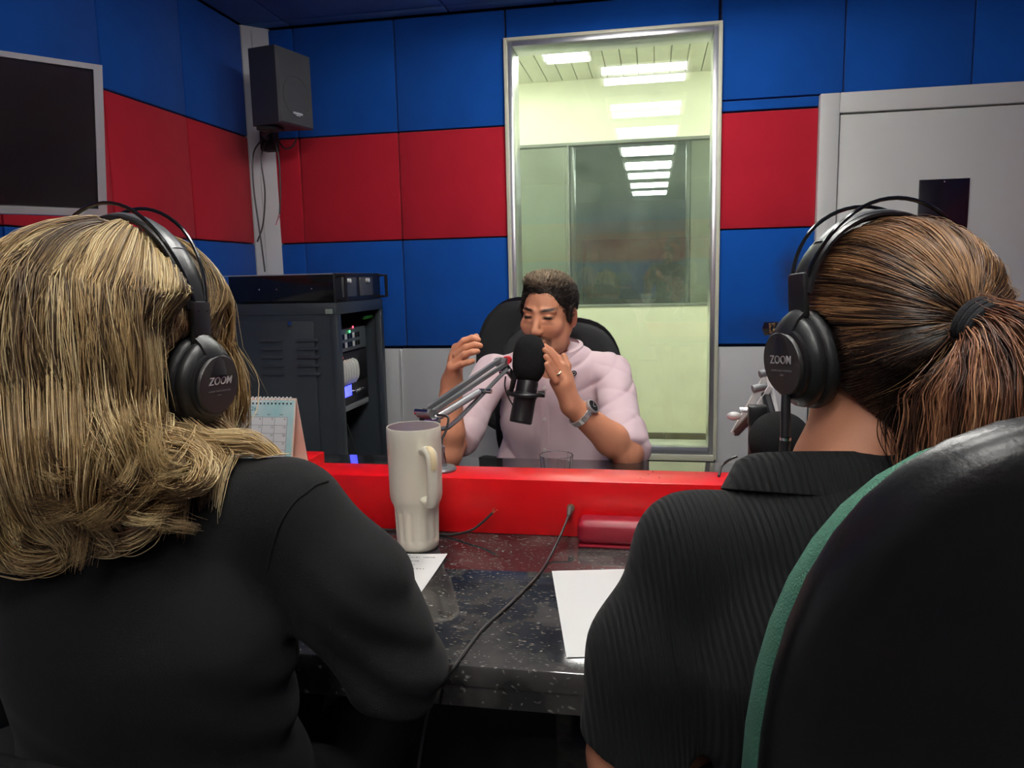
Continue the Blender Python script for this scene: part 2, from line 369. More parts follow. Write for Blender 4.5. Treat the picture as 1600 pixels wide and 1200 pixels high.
for y, lb in ((2.68, 'square twin-tube ceiling light over the man, nearest the big window'), (1.63, 'square twin-tube ceiling light over the middle of the desk'), (.70, 'square twin-tube ceiling light over the two women'), (-.36, 'square twin-tube ceiling light just behind the photographer'), (-1.42, 'rearmost square twin-tube ceiling light of the studio')):
    ceiling_light((-.06, y, 2.468), .56, .50, lb, M_tube, 'studio ceiling lights')
ceiling_light((-.485, 4.30, 2.465), .26, .62, 'bright ceiling light in the cream room seen through the window', M_tubec, None)
ceiling_light((1.25, 4.55, 2.465), .56, .50, 'added ceiling light, unseen to the right of the window, evening out the cream room', M_tubec, None)  # added lamp out of view, brightens the lower corridor wall
ceiling_light((-1.70, 4.55, 2.465), .56, .50, 'added ceiling light, unseen to the left of the window, evening out the cream room', M_tubec, None)  # its added counterpart on the left, also unseen, for the lower wall
ceiling_light((1.2, 6.6, 2.53), .56, .50, 'added dim ceiling light, unseen, brightening the far studio behind the second window', emis('tube_dim_fill', (.95, 1., .92), 14.), None)  # added fill lamp out of view, lifts the far studio walls
# ------------------------------------------------------------------ desk
def granite():
    m = mat('black_granite', (.012, .012, .013), .06, spec=.9); nt = m.node_tree; N = nt.nodes; L = nt.links; b = N['Principled BSDF']
    tc = N.new('ShaderNodeTexCoord'); vo = N.new('ShaderNodeTexVoronoi'); vo.inputs['Scale'].default_value = 85; vo.inputs['Randomness'].default_value = 1
    mp = N.new('ShaderNodeMapping'); mp.inputs['Scale'].default_value = (1, 2.2, 1); mp.inputs['Rotation'].default_value = (0, 0, .5)
    L.new(tc.outputs['Object'], mp.inputs[0])
    n0 = N.new('ShaderNodeTexNoise'); n0.inputs['Scale'].default_value = 25; L.new(mp.outputs[0], n0.inputs['Vector'])
    mxv = N.new('ShaderNodeMix'); mxv.data_type = 'VECTOR'; mxv.inputs[0].default_value = .06; L.new(mp.outputs[0], mxv.inputs[4]); L.new(n0.outputs[1], mxv.inputs[5])
    L.new(mxv.outputs[1], vo.inputs['Vector'])
    cr = N.new('ShaderNodeValToRGB'); e = cr.color_ramp.elements
    e[0].position = .0; e[0].color = (.28, .27, .255, 1); e[1].position = .26; e[1].color = (.012, .012, .013, 1)
    L.new(vo.outputs['Distance'], cr.inputs[0])
    n1 = N.new('ShaderNodeTexNoise'); n1.inputs['Scale'].default_value = 9; n1.inputs['Detail'].default_value = 6; L.new(tc.outputs['Object'], n1.inputs['Vector'])
    c2 = N.new('ShaderNodeValToRGB'); e = c2.color_ramp.elements; e[0].position = .45; e[0].color = (.006, .006, .007, 1); e[1].position = .72; e[1].color = (.075, .068, .062, 1)
    L.new(n1.outputs[0], c2.inputs[0])
    ad = N.new('ShaderNodeMix'); ad.data_type = 'RGBA'; ad.blend_type = 'ADD'; ad.inputs[0].default_value = 1; L.new(cr.outputs[0], ad.inputs[6]); L.new(c2.outputs[0], ad.inputs[7])
    L.new(ad.outputs[2], b.inputs['Base Color']); return m
M_gran = granite()
M_redp = mat('red_laminate', srgb(224, 12, 22), .3, var=.04, vscale=5, bump=.03, bscale=80)
desk = thing('desk', 'black speckled granite desk between the two women and the man', 'desk', (-.15, 1.5, 0))
MB().bb(-1.15, .85, .90, 2.03, .72, .75, .003).build('desk_top', M_gran, desk)
MB().bb(-1.15, .85, .905, .93, .69, .72).build('apron', M_gran, desk)
for x in (-1.08, .17): MB().bb(x-.02, x+.02, 1.02, 1.98, .0, .72, .003).build('side_panel', M_blkm, desk)
MB().bb(-.98, -.2, 1.48, 1.50, .05, .72).build('modesty_panel', M_blkm, desk)
ris = thing('desk_divider', 'glossy red raised divider running along the middle of the desk', 'divider', (-.15, 1.45, .75))
MB().bb(-1.12, .80, 1.406, 1.502, .7505, .861, .002).build('divider_box', M_redp, ris)
MB().bb(-.98, -.738, 1.503, 1.592, .7505, .864, .002).build('end_block', M_redp, ris)
MB().cyl((-.154, 1.407, .809), (-.154, 1.402, .809), .0075, n=18).build('jack_socket', mat('brass', (.5, .38, .2), .3, metal=1), ris)
for (px, py) in ((1013, 741), (1000, 747), (1030, 746), (1020, 737)):
    p = atZ(px, py, .8612); MB().ell((p[0], p[1], .861), (.0022, .0022, .0004), n=8, m=4).build('screw_hole', M_blkm, ris)
# ------------------------------------------------------------------ things on the desk
M_cable = mat('dark_cable', (.03, .028, .027), .4)
T = .7535
cpts = [at(892, 793, 1.0)]
cpts = [np.array([-.154, 1.398, .809])] + [atY(888, 806, 1.375), atY(876, 836, 1.33)] + [atZ(x, y, T) for x, y in ((856, 876), (838, 902), (820, 921), (790, 950), (757, 980), (738, 1003), (718, 1030))] + [np.array([*atZ(708, 1043, T)[:2], .752]), atY(696, 1062, .886), atY(672, 1095, .87), np.array([-.31, .86, .5]), np.array([-.33, .9, .05]), np.array([-.36, 1.0, .006])]
jc = thing('jack_cable', 'thin dark cable plugged into the red divider and crossing the desk', 'cable', tuple(cpts[5]))
MB().tube(spline(cpts, 8), .0022, 8).build('cable', M_cable, jc)
a = np.array([-.154, 1.404, .809]); b = cpts[1]; MB().tube([a, a*.5+b*.5, b], [.0062, .0055, .003], 10).build('plug', mat('plug_dark', (.10, .09, .085), .4), jc)
lp = [atY(535, 829, 1.397), atY(600, 828, 1.395), atY(660, 833, 1.39), atY(700, 833, 1.38), atY(735, 829, 1.375), atY(755, 815, 1.385), atY(770, 801, 1.392)]
for q in lp[:4]: q[2] = T
lw = thing('loose_cable', 'loose black cable with a frayed end lying along the red divider', 'cable', tuple(lp[2]))
MB().tube(spline(lp, 6), .0026, 8).build('cable', M_cable, lw)
for i, (dx, dz) in enumerate(((.004, .010), (.009, .006), (.0, .008))):
    e = lp[-1]; MB().tube([e, e+np.array([dx, 0, dz])], .0009, 6).build('bare_wire', mat('copper', (.6, .22, .12), .35, metal=.8), lw)
# tumbler
cup = thing('tumbler', 'tall off-white insulated tumbler with a loop handle on the desk', 'tumbler', (-.435, 1.325, .75))
M_cup = mat('cup_cream', srgb(232, 226, 208), .4, bump=.04, bscale=500)
cx, cy, cz = -.433, 1.318, .7505
nseg = 96; V = []; F = []
prof = [(.028, 0), (.0355, .0005), (.038, .004), (.039, .012), (.0395, .02), (.0405, .06), (.0415, .078), (.0425, .084), (.0465, .092), (.0485, .100), (.0490, .112), (.0495, .16), (.0500, .21), (.0500, .2295), (.0492, .2315), (.0478, .2315), (.047, .229), (.047, .20)]
# denser rows in the fluted base
rows = [(r, z) for r, z in prof if z < .018] + [(.0393+.0022*t, .018+.06*t) for t in np.linspace(0, 1, 22)] + [(r, z) for r, z in prof if z > .08]
k2 = []
for (r, z) in rows:
    for k in range(nseg):
        a = 2*math.pi*k/nseg; rr = r
        if .016 < z < .080:
            u = (a/(2*math.pi)*14) % 1 - .5; hw = .30
            top = math.sqrt(max(0, 1-((z-.068)/.010)**2)) if z > .068 else (math.sqrt(max(0, 1-((.024-z)/.006)**2)) if z < .024 else 1)
            if abs(u) < hw*top: rr -= .0021*min(1, (hw*top-abs(u))/.10)
        V.append((cx+rr*math.cos(a), cy+rr*math.sin(a), cz+z))
m_ = len(rows)
for i in range(m_-1):
    for k in range(nseg): F.append((i*nseg+k, i*nseg+(k+1) % nseg, (i+1)*nseg+(k+1) % nseg, (i+1)*nseg+k))
F.append(tuple(reversed(range(nseg))))
MB().add(V, F).build('cup_body', M_cup, cup, sharp=60)
M_steel = mat('steel_liner', (.60, .58, .55), .38, metal=1)
MB().lathe([(.0475, .2312), (.0462, .2300), (.0460, .218), (.0450, .216), (.0460, .214), (.0455, .19), (.044, .11), (.036, .085), (.034, .03), (.0001, .028)], 48, None, (cx, cy, cz)).build('steel_liner', M_steel, cup)
hd_dir = np.array([.62, -.78, 0]); hs = np.array([.78, .62, 0])
hp = lambda r, z: np.array([cx, cy, cz])+hd_dir*r+np.array([0, 0, z])
path = spline([hp(.046, .192), hp(.066, .1975), hp(.081, .193), hp(.086, .178), hp(.0855, .14), hp(.083, .115), hp(.076, .103), hp(.062, .100), hp(.047, .103)], 6)
H = MB().tube(path, [.0078]*len(path), 14, flat=(tuple(hs), 1.45)).build('handle', M_cup, cup, sharp=60)
gp = [hp(.0715, .2045), hp(.083, .2000), hp(.0905, .1900), hp(.0937, .1775), hp(.0934, .168)]
MB().tube(spline(gp, 4), .0025, 10, flat=(tuple(hs), 2.3)).build('grip_inlay', mat('cup_beige', srgb(224, 204, 160), .5), H)
# papers
def paper_mat(name, x0, x1, y0, y1, pitch, fillx, seed, dens):
    m = mat(name, (.82, .82, .80), .6); nt = m.node_tree; N = nt.nodes; L = nt.links; b = N['Principled BSDF']
    tc = N.new('ShaderNodeTexCoord'); sp = N.new('ShaderNodeSeparateXYZ'); L.new(tc.outputs['Object'], sp.inputs[0])
    def M(op, a, b_=None, c=None):
        n = N.new('ShaderNodeMath'); n.operation = op
        for i, q in enumerate((a, b_, c)):
            if q is None: continue
            if isinstance(q, (int, float)): n.inputs[i].default_value = q
            else: L.new(q, n.inputs[i])
        return n.outputs[0]
    yy = M('DIVIDE', sp.outputs[1], pitch); row = M('FLOOR', yy); fr = M('FRACT', yy)
    band = M('MULTIPLY', M('GREATER_THAN', fr, .30), M('LESS_THAN', fr, .72))
    cmb = N.new('ShaderNodeCombineXYZ'); L.new(M('MULTIPLY', sp.outputs[0], 420), cmb.inputs[0]); L.new(M('MULTIPLY', row, 7.31), cmb.inputs[1]); cmb.inputs[2].default_value = seed
    ns = N.new('ShaderNodeTexNoise'); ns.inputs['Scale'].default_value = 1; ns.inputs['Detail'].default_value = 2; L.new(cmb.outputs[0], ns.inputs['Vector'])
    ink = M('GREATER_THAN', ns.outputs[0], dens)
    wn = N.new('ShaderNodeTexWhiteNoise'); wn.noise_dimensions = '1D'; L.new(M('ADD', row, seed), wn.inputs['W'])
    end = M('ADD', M('MULTIPLY', wn.outputs[0], -fillx*.5), x1)
    inx = M('MULTIPLY', M('GREATER_THAN', sp.outputs[0], x0), M('LESS_THAN', sp.outputs[0], end))
    iny = M('MULTIPLY', M('GREATER_THAN', sp.outputs[1], y0), M('LESS_THAN', sp.outputs[1], y1))
    k = M('MULTIPLY', M('MULTIPLY', band, ink), M('MULTIPLY', inx, iny))
    mx = N.new('ShaderNodeMix'); mx.data_type = 'RGBA'; L.new(M('MULTIPLY', k, .75), mx.inputs[0]); mx.inputs[6].default_value = (.82, .82, .80, 1); mx.inputs[7].default_value = (.05, .05, .06, 1)
    L.new(mx.outputs[2], b.inputs['Base Color']); return m
def sheet(name, label, c, ang, m, curl=0.):
    V = []; F = []; nx, ny = 10, 14
    for j in range(ny+1):
        for i in range(nx+1):
            x = -.105+.21*i/nx; y = -.1485+.297*j/ny
            V.append((x, y, .0008+curl*max(0, x/.105)**2*max(0, y/.1485)**2))
    for j in range(ny):
        for i in range(nx): q = j*(nx+1)+i; F.append((q, q+1, q+nx+2, q+nx+1))
    n = len(V); V += [(x, y, z-.0006) for x, y, z in V]; F += [tuple(n+i for i in reversed(f)) for f in F]
    o = MB().add(V, F).build(name, m); o.location = c; o.rotation_euler = (0, 0, ang); return tag(o, label, 'paper')
sheet('paper_sheet', 'printed sheet of paper under the blonde woman\'s arm beside the tumbler', (-.470, 1.127, .7508), 0., paper_mat('printed_page', -.085, .088, -.12, .142, .0085, .12, 3., .47), .004)
sheet('paper_sheet', 'nearly blank white sheet of paper by the dark-haired woman\'s arm', (-.0365, 1.103, .7508), .195, paper_mat('blank_page', .02, .075, .115, .135, .009, .02, 9., .5))
# glasses case
gc = thing('glasses_case', 'closed burgundy glasses case lying against the red divider', 'case', (-.06, 1.375, .75))
M_burg = mat('burgundy_leather', srgb(150, 24, 44), .4, bump=.12, bscale=250)
MB().box((-.06, 1.374, .7535), (.150, .052, .006), None, .0025, 2).build('case_base', M_burg, gc)
MB().box((-.06, 1.374, .7785), (.155, .056, .045), None, .0145, 5).build('case_lid', M_burg, gc)
# glass of water
gz = .842; g = atZ(869, 711, gz); glass = thing('drinking_glass', 'small clear faceted drinking glass in front of the man', 'glass', (g[0], g[1], .75))
mg = bpy.data.materials.new('clear_glass'); mg.use_nodes = True; bb_ = mg.node_tree.nodes['Principled BSDF']; bb_.inputs['Transmission Weight'].default_value = 1; bb_.inputs['Roughness'].default_value = .02; bb_.inputs['IOR'].default_value = 1.45; bb_.inputs['Base Color'].default_value = (.97, .98, .98, 1)
MB().lathe([(.0001, 0), (.028, .0), (.030, .004), (.0395, .092), (.0388, .0925), (.0375, .0915), (.0275, .012), (.0001, .010)], 14, None, (g[0], g[1], .7505)).build('glass_body', mg, glass, sharp=20)
# calendar
cal = thing('desk_calendar', 'tent desk calendar open at June on the red divider behind the blonde woman', 'calendar', (-.84, 1.468, .861))
M_card = mat('card_pinkish', srgb(236, 214, 198), .6); M_page = mat('calendar_page', srgb(235, 242, 240), .5)
x0, x1 = -.965, -.738; z0 = .8635; fy, by, ty, tz = 1.430, 1.506, 1.470, 1.006
th = .0016
MB().prism([(x0, fy, z0), (x0, fy+th, z0), (x0, ty+th, tz), (x0, ty, tz)], (x1-x0, 0, 0)).build('front_board', M_card, cal)
MB().prism([(x0, by, z0), (x0, by+th, z0), (x0, ty+th*2, tz), (x0, ty+th, tz)], (x1-x0, 0, 0)).build('back_board', M_card, cal)
MB().prism([(x0, fy, z0-.0018), (x0, by+th, z0-.0018), (x0, by+th, z0), (x0, fy, z0)], (x1-x0, 0, 0)).build('foot_board', M_card, cal)
def cp(u, v, w=.0): # u 0..1 across, v 0..1 up the front board
    n = Vector((0, -(tz-z0), (ty-fy))).normalized(); n = Vector((0, n.y, n.z)) 
    return Vector((x0+(x1-x0)*u, fy+(ty-fy)*v, z0+(tz-z0)*v)) + n*w
def gradient_page():
    m = mat('calendar_print', srgb(236, 244, 242), .5); nt = m.node_tree; N = nt.nodes; L = nt.links; b = N['Principled BSDF']
    tc = N.new('ShaderNodeTexCoord'); ns = N.new('ShaderNodeTexNoise'); ns.inputs['Scale'].default_value = 9; ns.inputs['Detail'].default_value = 2; L.new(tc.outputs['Object'], ns.inputs['Vector'])
    cr = N.new('ShaderNodeValToRGB'); e = cr.color_ramp.elements; e[0].position = .38; e[0].color = (*srgb(240, 246, 244), 1); e[1].position = .68; e[1].color = (*srgb(142, 214, 216), 1); L.new(ns.outputs[0], cr.inputs[0]); L.new(cr.outputs[0], b.inputs['Base Color']); return m
pg = MB().add([cp(.01, .02, .0015), cp(.99, .02, .0015), cp(.99, .97, .0015), cp(.01, .97, .0015), cp(.01, .02, .0006), cp(.99, .02, .0006), cp(.99, .97, .0006), cp(.01, .97, .0006)], [(0, 1, 2, 3), (7, 6, 5, 4), (0, 4, 5, 1), (1, 5, 6, 2), (2, 6, 7, 3), (3, 7, 4, 0)]).build('page', gradient_page(), cal)
cells = MB(); ln = MB()
def quad(mb, u0, u1, v0, v1, w): mb.add([cp(u0, v0, w), cp(u1, v0, w), cp(u1, v1, w), cp(u0, v1, w)], [(0, 1, 2, 3)])
gu0, gu1, gv0, gv1 = .06, .93, .15, .73
quad(cells, gu0, gu1, gv0, gv1, .0017)
cells.build('grid_cells', mat('cell_white', (.82, .83, .83), .55), pg)
for i in range(8): u = gu0+(gu1-gu0)*i/7; quad(ln, u-.002, u+.002, gv0, gv1, .0019)
for j in range(6): v = gv0+(gv1-gv0)*j/5; quad(ln, gu0, gu1, v-.0025, v+.0025, .0019)
ln.build('grid_lines', mat('print_grey', (.28, .3, .3), .6), pg)
fx = Vector((1, 0, 0)); fyv = Vector((0, ty-fy, tz-z0)).normalized(); fz = fx.cross(fyv)
def cm(u, v, w): return Matrix.Translation(cp(u, v, w)) @ frame3(fx, fyv, fz).to_4x4()
num = MB()
for d in range(1, 31):
    c, r = (d) % 7, d // 7
    num.add(*text_mesh(str(d), .0068, cm(gu0+(gu1-gu0)*(c+.80)/7, gv1-(gv1-gv0)*(r+.24)/5, .0021), .0001))
for i, dn in enumerate(('DOM', 'SEG', 'TER', 'QUA', 'QUI', 'SEX', 'SAB')):
    num.add(*text_mesh(dn, .0045, cm(gu0+(gu1-gu0)*(i+.5)/7, .765, .0021), .0001))
dn_ = num.build('dates', mat('print_dark', (.1, .12, .12), .6), pg); dn_['kind'] = 'stuff'
MB().add(*text_mesh('JUNHO 2026', .0125, cm(.46, .845, .0021), .0001, .15)).build('month_title', mat('print_teal', srgb(60, 150, 150), .6), pg)
co = MB(); hl = MB()
for i in range(25):
    xx = x0+.010+(x1-x0-.02)*i/24
    co.tube([(xx, ty-.0045+.0075*math.cos(a)*.8, tz-.002+.0055*math.sin(a)) for a in np.linspace(-2.4, 3.0, 12)], .0009, 6)
    p = cp((xx-x0)/(x1-x0), .925, .0019); hl.add([p+fx*s*.0016+fyv*t*.0022 for s, t in ((-1, -1), (1, -1), (1, 1), (-1, 1))], [(0, 1, 2, 3)])
co.build('wire_binding', mat('white_wire', (.8, .8, .8), .35), cal); hl.build('punch_holes', mat('hole_dark', (.05, .06, .06), .8), pg)
# ------------------------------------------------------------------ microphones and boom arms
M_foam = mat('foam_dark', (.012, .012, .0125), .95, bump=1., bscale=900, spec=.2)
M_armg = mat('arm_grey', (.22, .225, .235), .4, metal=.5); M_arml = mat('arm_light', (.52, .53, .54), .35, metal=.4)
mic = thing('microphone', 'black broadcast microphone with large foam windscreen before the man\'s mouth', 'microphone', tuple(at(826, 592, 1.98)))
a = at(829, 523, 1.985); b = at(825, 596, 1.975); c = at(813, 661, 1.965)
ax = Vector((b-a)).normalized(); Lf = (Vector(b)-Vector(a)).length
px_ = Vector((1, 0, 0)); px_ = (px_-ax*px_.dot(ax)).normalized(); MF = frame3(px_, ax.cross(px_), ax)
MB().lathe([(.0001, 0), (.016, .002), (.030, .011), (.039, .028), (.0435, .052), (.0435, .080), (.041, .098), (.034, .112), (.026, Lf), (.0001, Lf)], 36, MF, tuple(a)).build('foam_windscreen', M_foam, mic, sharp=60)
ax2 = Vector((c-b)).normalized(); MF2 = frame3((px_-ax2*px_.dot(ax2)).normalized(), ax2.cross(px_).normalized(), ax2); L2 = (Vector(c)-Vector(b)).length
MB().lathe([(.0001, -.004), (.026, -.004), (.028, .004), (.028, .030), (.0315, .034), (.0315, .040), (.029, .044), (.0295, L2-.003), (.027, L2), (.0001, L2)], 32, MF2, tuple(b)).build('microphone_body', M_blk, mic)
q = Vector(b)+ax2*.032
yk = MB().tube([q+px_*(.040*math.cos(t))+Vector((0, -.040*math.sin(t), 0)) for t in np.linspace(-.25, math.pi+.25, 14)], .0055, 8)
yk.cyl(q+px_*.032, q+px_*.050, .0085, n=14).cyl(q-px_*.034, q-px_*.048, .0085, n=14).build('yoke', M_blk, mic)
boom = thing('boom_arm', 'grey sprung boom arm holding the man\'s microphone, rising from the red divider', 'microphone arm', tuple(atZ(690, 733, .861)))
bs = atZ(690, 735, .861); bs[1] = max(bs[1], 1.452)
J0 = at(664, 646, 1.60); J1 = at(783, 566, 1.93)
MB().lathe([(.0001, 0), (.030, 0), (.031, .004), (.028, .008), (.012, .010), (.010, .014), (.0001, .014)], 28, None, tuple(bs)).build('base_plate', M_armg, boom)
top = np.array([J0[0]+.01, J0[1]-.01, J0[2]-.02])
MB().cyl(bs+np.array([0, 0, .01]), bs+np.array([0, 0, .05]), .0085, n=14).build('post', M_armg, boom)
MB().tube([bs+np.array([0, 0, .045]), top], .0075, 8, flat=((0, 1, 0), 1.4)).build('lower_arm', M_armg, boom)
dirv = (J1-J0)/np.linalg.norm(J1-J0); upv = np.cross(np.cross(dirv, [0, 0, 1]), dirv); upv /= np.linalg.norm(upv); sdv = np.cross(dirv, upv)
MB().tube([J0+upv*.006, J1+upv*.008], .0062, 4, flat=(tuple(upv), 1.25)).build('upper_bar', M_armg, boom)
MB().tube([J0+upv*.000+sdv*.012, J1-upv*.004+sdv*.012], .0055, 4, flat=(tuple(upv), 1.2)).build('upper_bar', M_armg, boom)
k0 = at(668, 674, 1.585); k1 = at(700, 668, 1.66); k2_ = at(716, 655, 1.70); k3 = at(792, 577, 1.93)
MB().tube([k0, k1, k2_, k3], .0052, 6).build('lower_bar', M_armg, boom)
s0 = at(678, 655, 1.61); s1 = at(752, 610, 1.80)
MB().cyl(s0, s0+(s1-s0)*.93, .0085, n=16).build('spring_sleeve', M_arml, boom)
MB().cyl(s0-(s1-s0)*.06, s1, .004, n=8).build('spring_rod', M_chrome, boom)
s0 = at(660, 640, 1.615); s1 = at(735, 606, 1.80)
MB().cyl(s0+(s1-s0)*.1, s1, .006, n=12).build('spring_sleeve', M_arml, boom)
for p, r in ((J0, .012), (J1, .014), (at(790, 580, 1.93), .009), (at(758, 611, 1.80), .007), (at(676, 657, 1.60), .009), (at(659, 644, 1.6), .008)):
    MB().cyl(p-sdv*.016, p+sdv*.016, r*.8, n=14).build('joint_bolt', M_chrome if r < .01 else M_armg, boom)
j = J1; MB().cyl(at(792, 563, 1.94)-np.array([0, .012, 0]), at(792, 563, 1.94)+np.array([0, .012, 0]), .011, n=18).build('knob', mat('red_knob', (.6, .02, .03), .35), boom)
MB().tube([J1+upv*.006, at(794, 578, 1.945), at(803, 592, 1.955), Vector(q)-px_*.040], [.008, .009, .008, .006], 8).build('head_bracket', M_blk, boom)
MB().tube(spline([at(790, 588, 1.93), at(789, 604, 1.93), at(795, 622, 1.945), at(802, 634, 1.95)], 6), .002, 6).build('cable', M_cable, boom)
MB().tube(spline([at(683, 648, 1.60), at(700, 652, 1.585), at(697, 672, 1.57), at(690, 690, 1.555), at(694, 712, 1.545), atZ(697, 729, .864)], 6), .0026, 6).build('cable', M_cable, boom)
# second microphone and arm at the right
b2 = atZ(1178, 741, .861); b2[1] = min(b2[1], 1.468)
mic2 = thing('microphone', 'dark microphone with round foam ball in front of the dark-haired woman', 'microphone', tuple(at(1217, 690, 1.36)))
fc = at(1218, 688, 1.36)
MB().ell(fc, (.054, .058, .052), None, 32, 20).build('foam_windscreen', M_foam, mic2, sharp=60)
m0 = at(1180, 704, 1.38); MB().cyl(fc, m0-(fc-m0)*.12, .0135, n=20).build('microphone_body', mat('mic_brown', (.10, .085, .08), .4), mic2)
boom2 = thing('boom_arm', 'folded white-grey boom arm standing at the right end of the red divider', 'microphone arm', tuple(b2))
MB().lathe([(.0001, 0), (.036, 0), (.037, .006), (.030, .011), (.012, .013), (.0001, .013)], 28, None, tuple(b2)).build('base_plate', M_armg, boom2)
MB().bb(b2[0]-.014, b2[0]+.016, b2[1]-.012, b2[1]+.012, .87, .966, .003).build('post', mat('post_brown', (.07, .05, .05), .4), boom2)
MB().bb(b2[0]-.016, b2[0]+.018, b2[1]-.014, b2[1]+.014, .962, 1.0, .003).build('bracket', M_blk, boom2)
M_armw = mat('arm_white', (.66, .64, .62), .4, metal=.2)
e0 = at(1146, 677, 1.52); e1 = at(1196, 590, 1.50)
MB().tube([e0, e1], .0075, 4, flat=((0, 1, 0), 1.2)).build('lower_bar', M_armw, boom2)
MB().tube([at(1163, 668, 1.49), at(1204, 604, 1.47)], .006, 4, flat=((0, 1, 0), 1.2)).build('lower_bar', M_armw, boom2)
MB().tube([at(1150, 676, 1.52), (b2[0], b2[1], .99)], .008, 6).build('hinge', mat('hinge_brown', (.09, .06, .05), .4), boom2)
MB().cyl(at(1156, 640, 1.48), at(1205, 643, 1.46), .005, n=10).build('cross_pin', M_chrome, boom2)
MB().ell(at(1147, 650, 1.49), (.014, .008, .0085)).build('wing_nut', M_armw, boom2)
MB().ell(at(1186, 653, 1.46), (.014, .008, .008)).build('wing_nut', M_armw, boom2)
MB().cyl(at(1176, 608, 1.50), at(1198, 603, 1.50), .008, n=12).build('cross_pin', M_armg, boom2)
MB().cyl(at(1187, 585, 1.50), at(1196, 583, 1.50), .008, n=12).build('joint_bolt', M_armg, boom2)
MB().tube([e1, at(1200, 585, 1.5), at(1222, 690, 1.43)], .006, 6).build('upper_bar', M_armw, boom2)
MB().tube([at(1196, 616, 1.48), at(1205, 648, 1.44)], .009, 8).build('upper_bar', M_blk, boom2)
MB().tube([at(1205, 645, 1.44), fc+np.array([0, .045, .02])], .006, 8).build('head_bracket', M_blk, boom2)
MB().tube(spline([atZ(1123, 744, .8635), at(1128, 728, 1.53), at(1140, 718, 1.53), at(1152, 713, 1.53)], 6), .0026, 6).build('cable', M_cable, boom2)
# ------------------------------------------------------------------ loudspeaker in the corner
spk = thing('loudspeaker', 'black wall-mounted loudspeaker in the corner above the rack', 'loudspeaker', (-1.72, 3.4, 1.98))
FL = np.array([-1.655, 3.30]); FR = np.array([-1.598, 3.52]); u2 = (FR-FL)/np.linalg.norm(FR-FL); n2 = np.array([u2[1], -u2[0]])
zb, zt = 1.960, 2.292
def sp2(u, d, z): p = FL+u2*u+n2*d; return (p[0], p[1], z)
wS = np.linalg.norm(FR-FL)
poly = [sp2(0, 0, zb), sp2(wS, 0, zb), sp2(wS-.04, -.19, zb+.006), sp2(.04, -.19, zb+.006)]
polyt = [sp2(0, 0, zt), sp2(wS, 0, zt), sp2(wS-.04, -.19, zt+.018), sp2(.04, -.19, zt+.018)]
bx = MB().add(poly+polyt, [(0, 1, 2, 3), (7, 6, 5, 4), (0, 4, 5, 1), (1, 5, 6, 2), (2, 6, 7, 3), (3, 7, 4, 0)])
cab = bx.build('cabinet', mat('speaker_grey', (.05, .053, .06), .5, bump=.15, bscale=400), spk)
gr = MB(); gr.add([sp2(.006, .012, zb+.006), sp2(wS-.006, .012, zb+.006), sp2(wS-.006, .012, zt-.006), sp2(.006, .012, zt-.006), sp2(.0, 0, zb), sp2(wS, 0, zb), sp2(wS, 0, zt), sp2(0, 0, zt)], [(0, 1, 2, 3), (0, 4, 5, 1), (1, 5, 6, 2), (2, 6, 7, 3), (3, 7, 4, 0)])
gm = mat('grille', (.075, .078, .084), .6, bump=.8, bscale=500)
grl = gr.build('grille', gm, spk)
mu = MB().tube([sp2(wS/2+.088*math.cos(t), .0125, zb+.13+.088*math.sin(t)) for t in np.linspace(0, 2*math.pi, 33)[:-1]], .002, 6, closed=True)
mu.build('driver_ring', gm, grl)
sm_ = Matrix.Translation(Vector(sp2(wS*.52, .0135, zb+.055))) @ frame3(Vector((u2[0], u2[1], 0)), Vector((0, 0, 1)), Vector((n2[0], n2[1], 0))).to_4x4()
lg = MB()
for i in range(7): lg.box(sm_ @ Vector((-.03+.0095*i, 0, 0)), (.007, .001, .010 if i % 2 else .008), rotz(math.atan2(u2[1], u2[0])), 0)
lg.box(sm_ @ Vector((0, -.009, 0)), (.03, .001, .003), rotz(math.atan2(u2[1], u2[0])), 0)
lg.build('badge', mat('badge_white', (.75, .78, .8), .4), grl)
MB().bb(-1.93, -1.86, 3.63, 3.70, 1.90, 2.03, .003).tube([(-1.90, 3.66, 1.96), (-1.84, 3.50, 1.955), (-1.74, 3.40, 1.955)], .014, 8).bb(-1.80, -1.70, 3.36, 3.44, 1.945, 1.962, .002).build('wall_bracket', M_blkm, spk)
for pts in ([(412, 215), (396, 240), (396, 290), (404, 350), (409, 385), (414, 425)], [(420, 215), (408, 245), (414, 300), (411, 350), (402, 378)], [(430, 220), (436, 250), (438, 300), (437, 335)], [(432, 216), (445, 232), (458, 228), (464, 214)]):
    zq = 3.62; MB().tube(spline([atY(x, y, zq) for x, y in pts], 6), .004, 6).build('cable', M_cable, spk)
MB().cyl(atY(437, 335, 3.62), atY(432, 352, 3.62), .005, n=8).build('plug', M_chrome, spk)
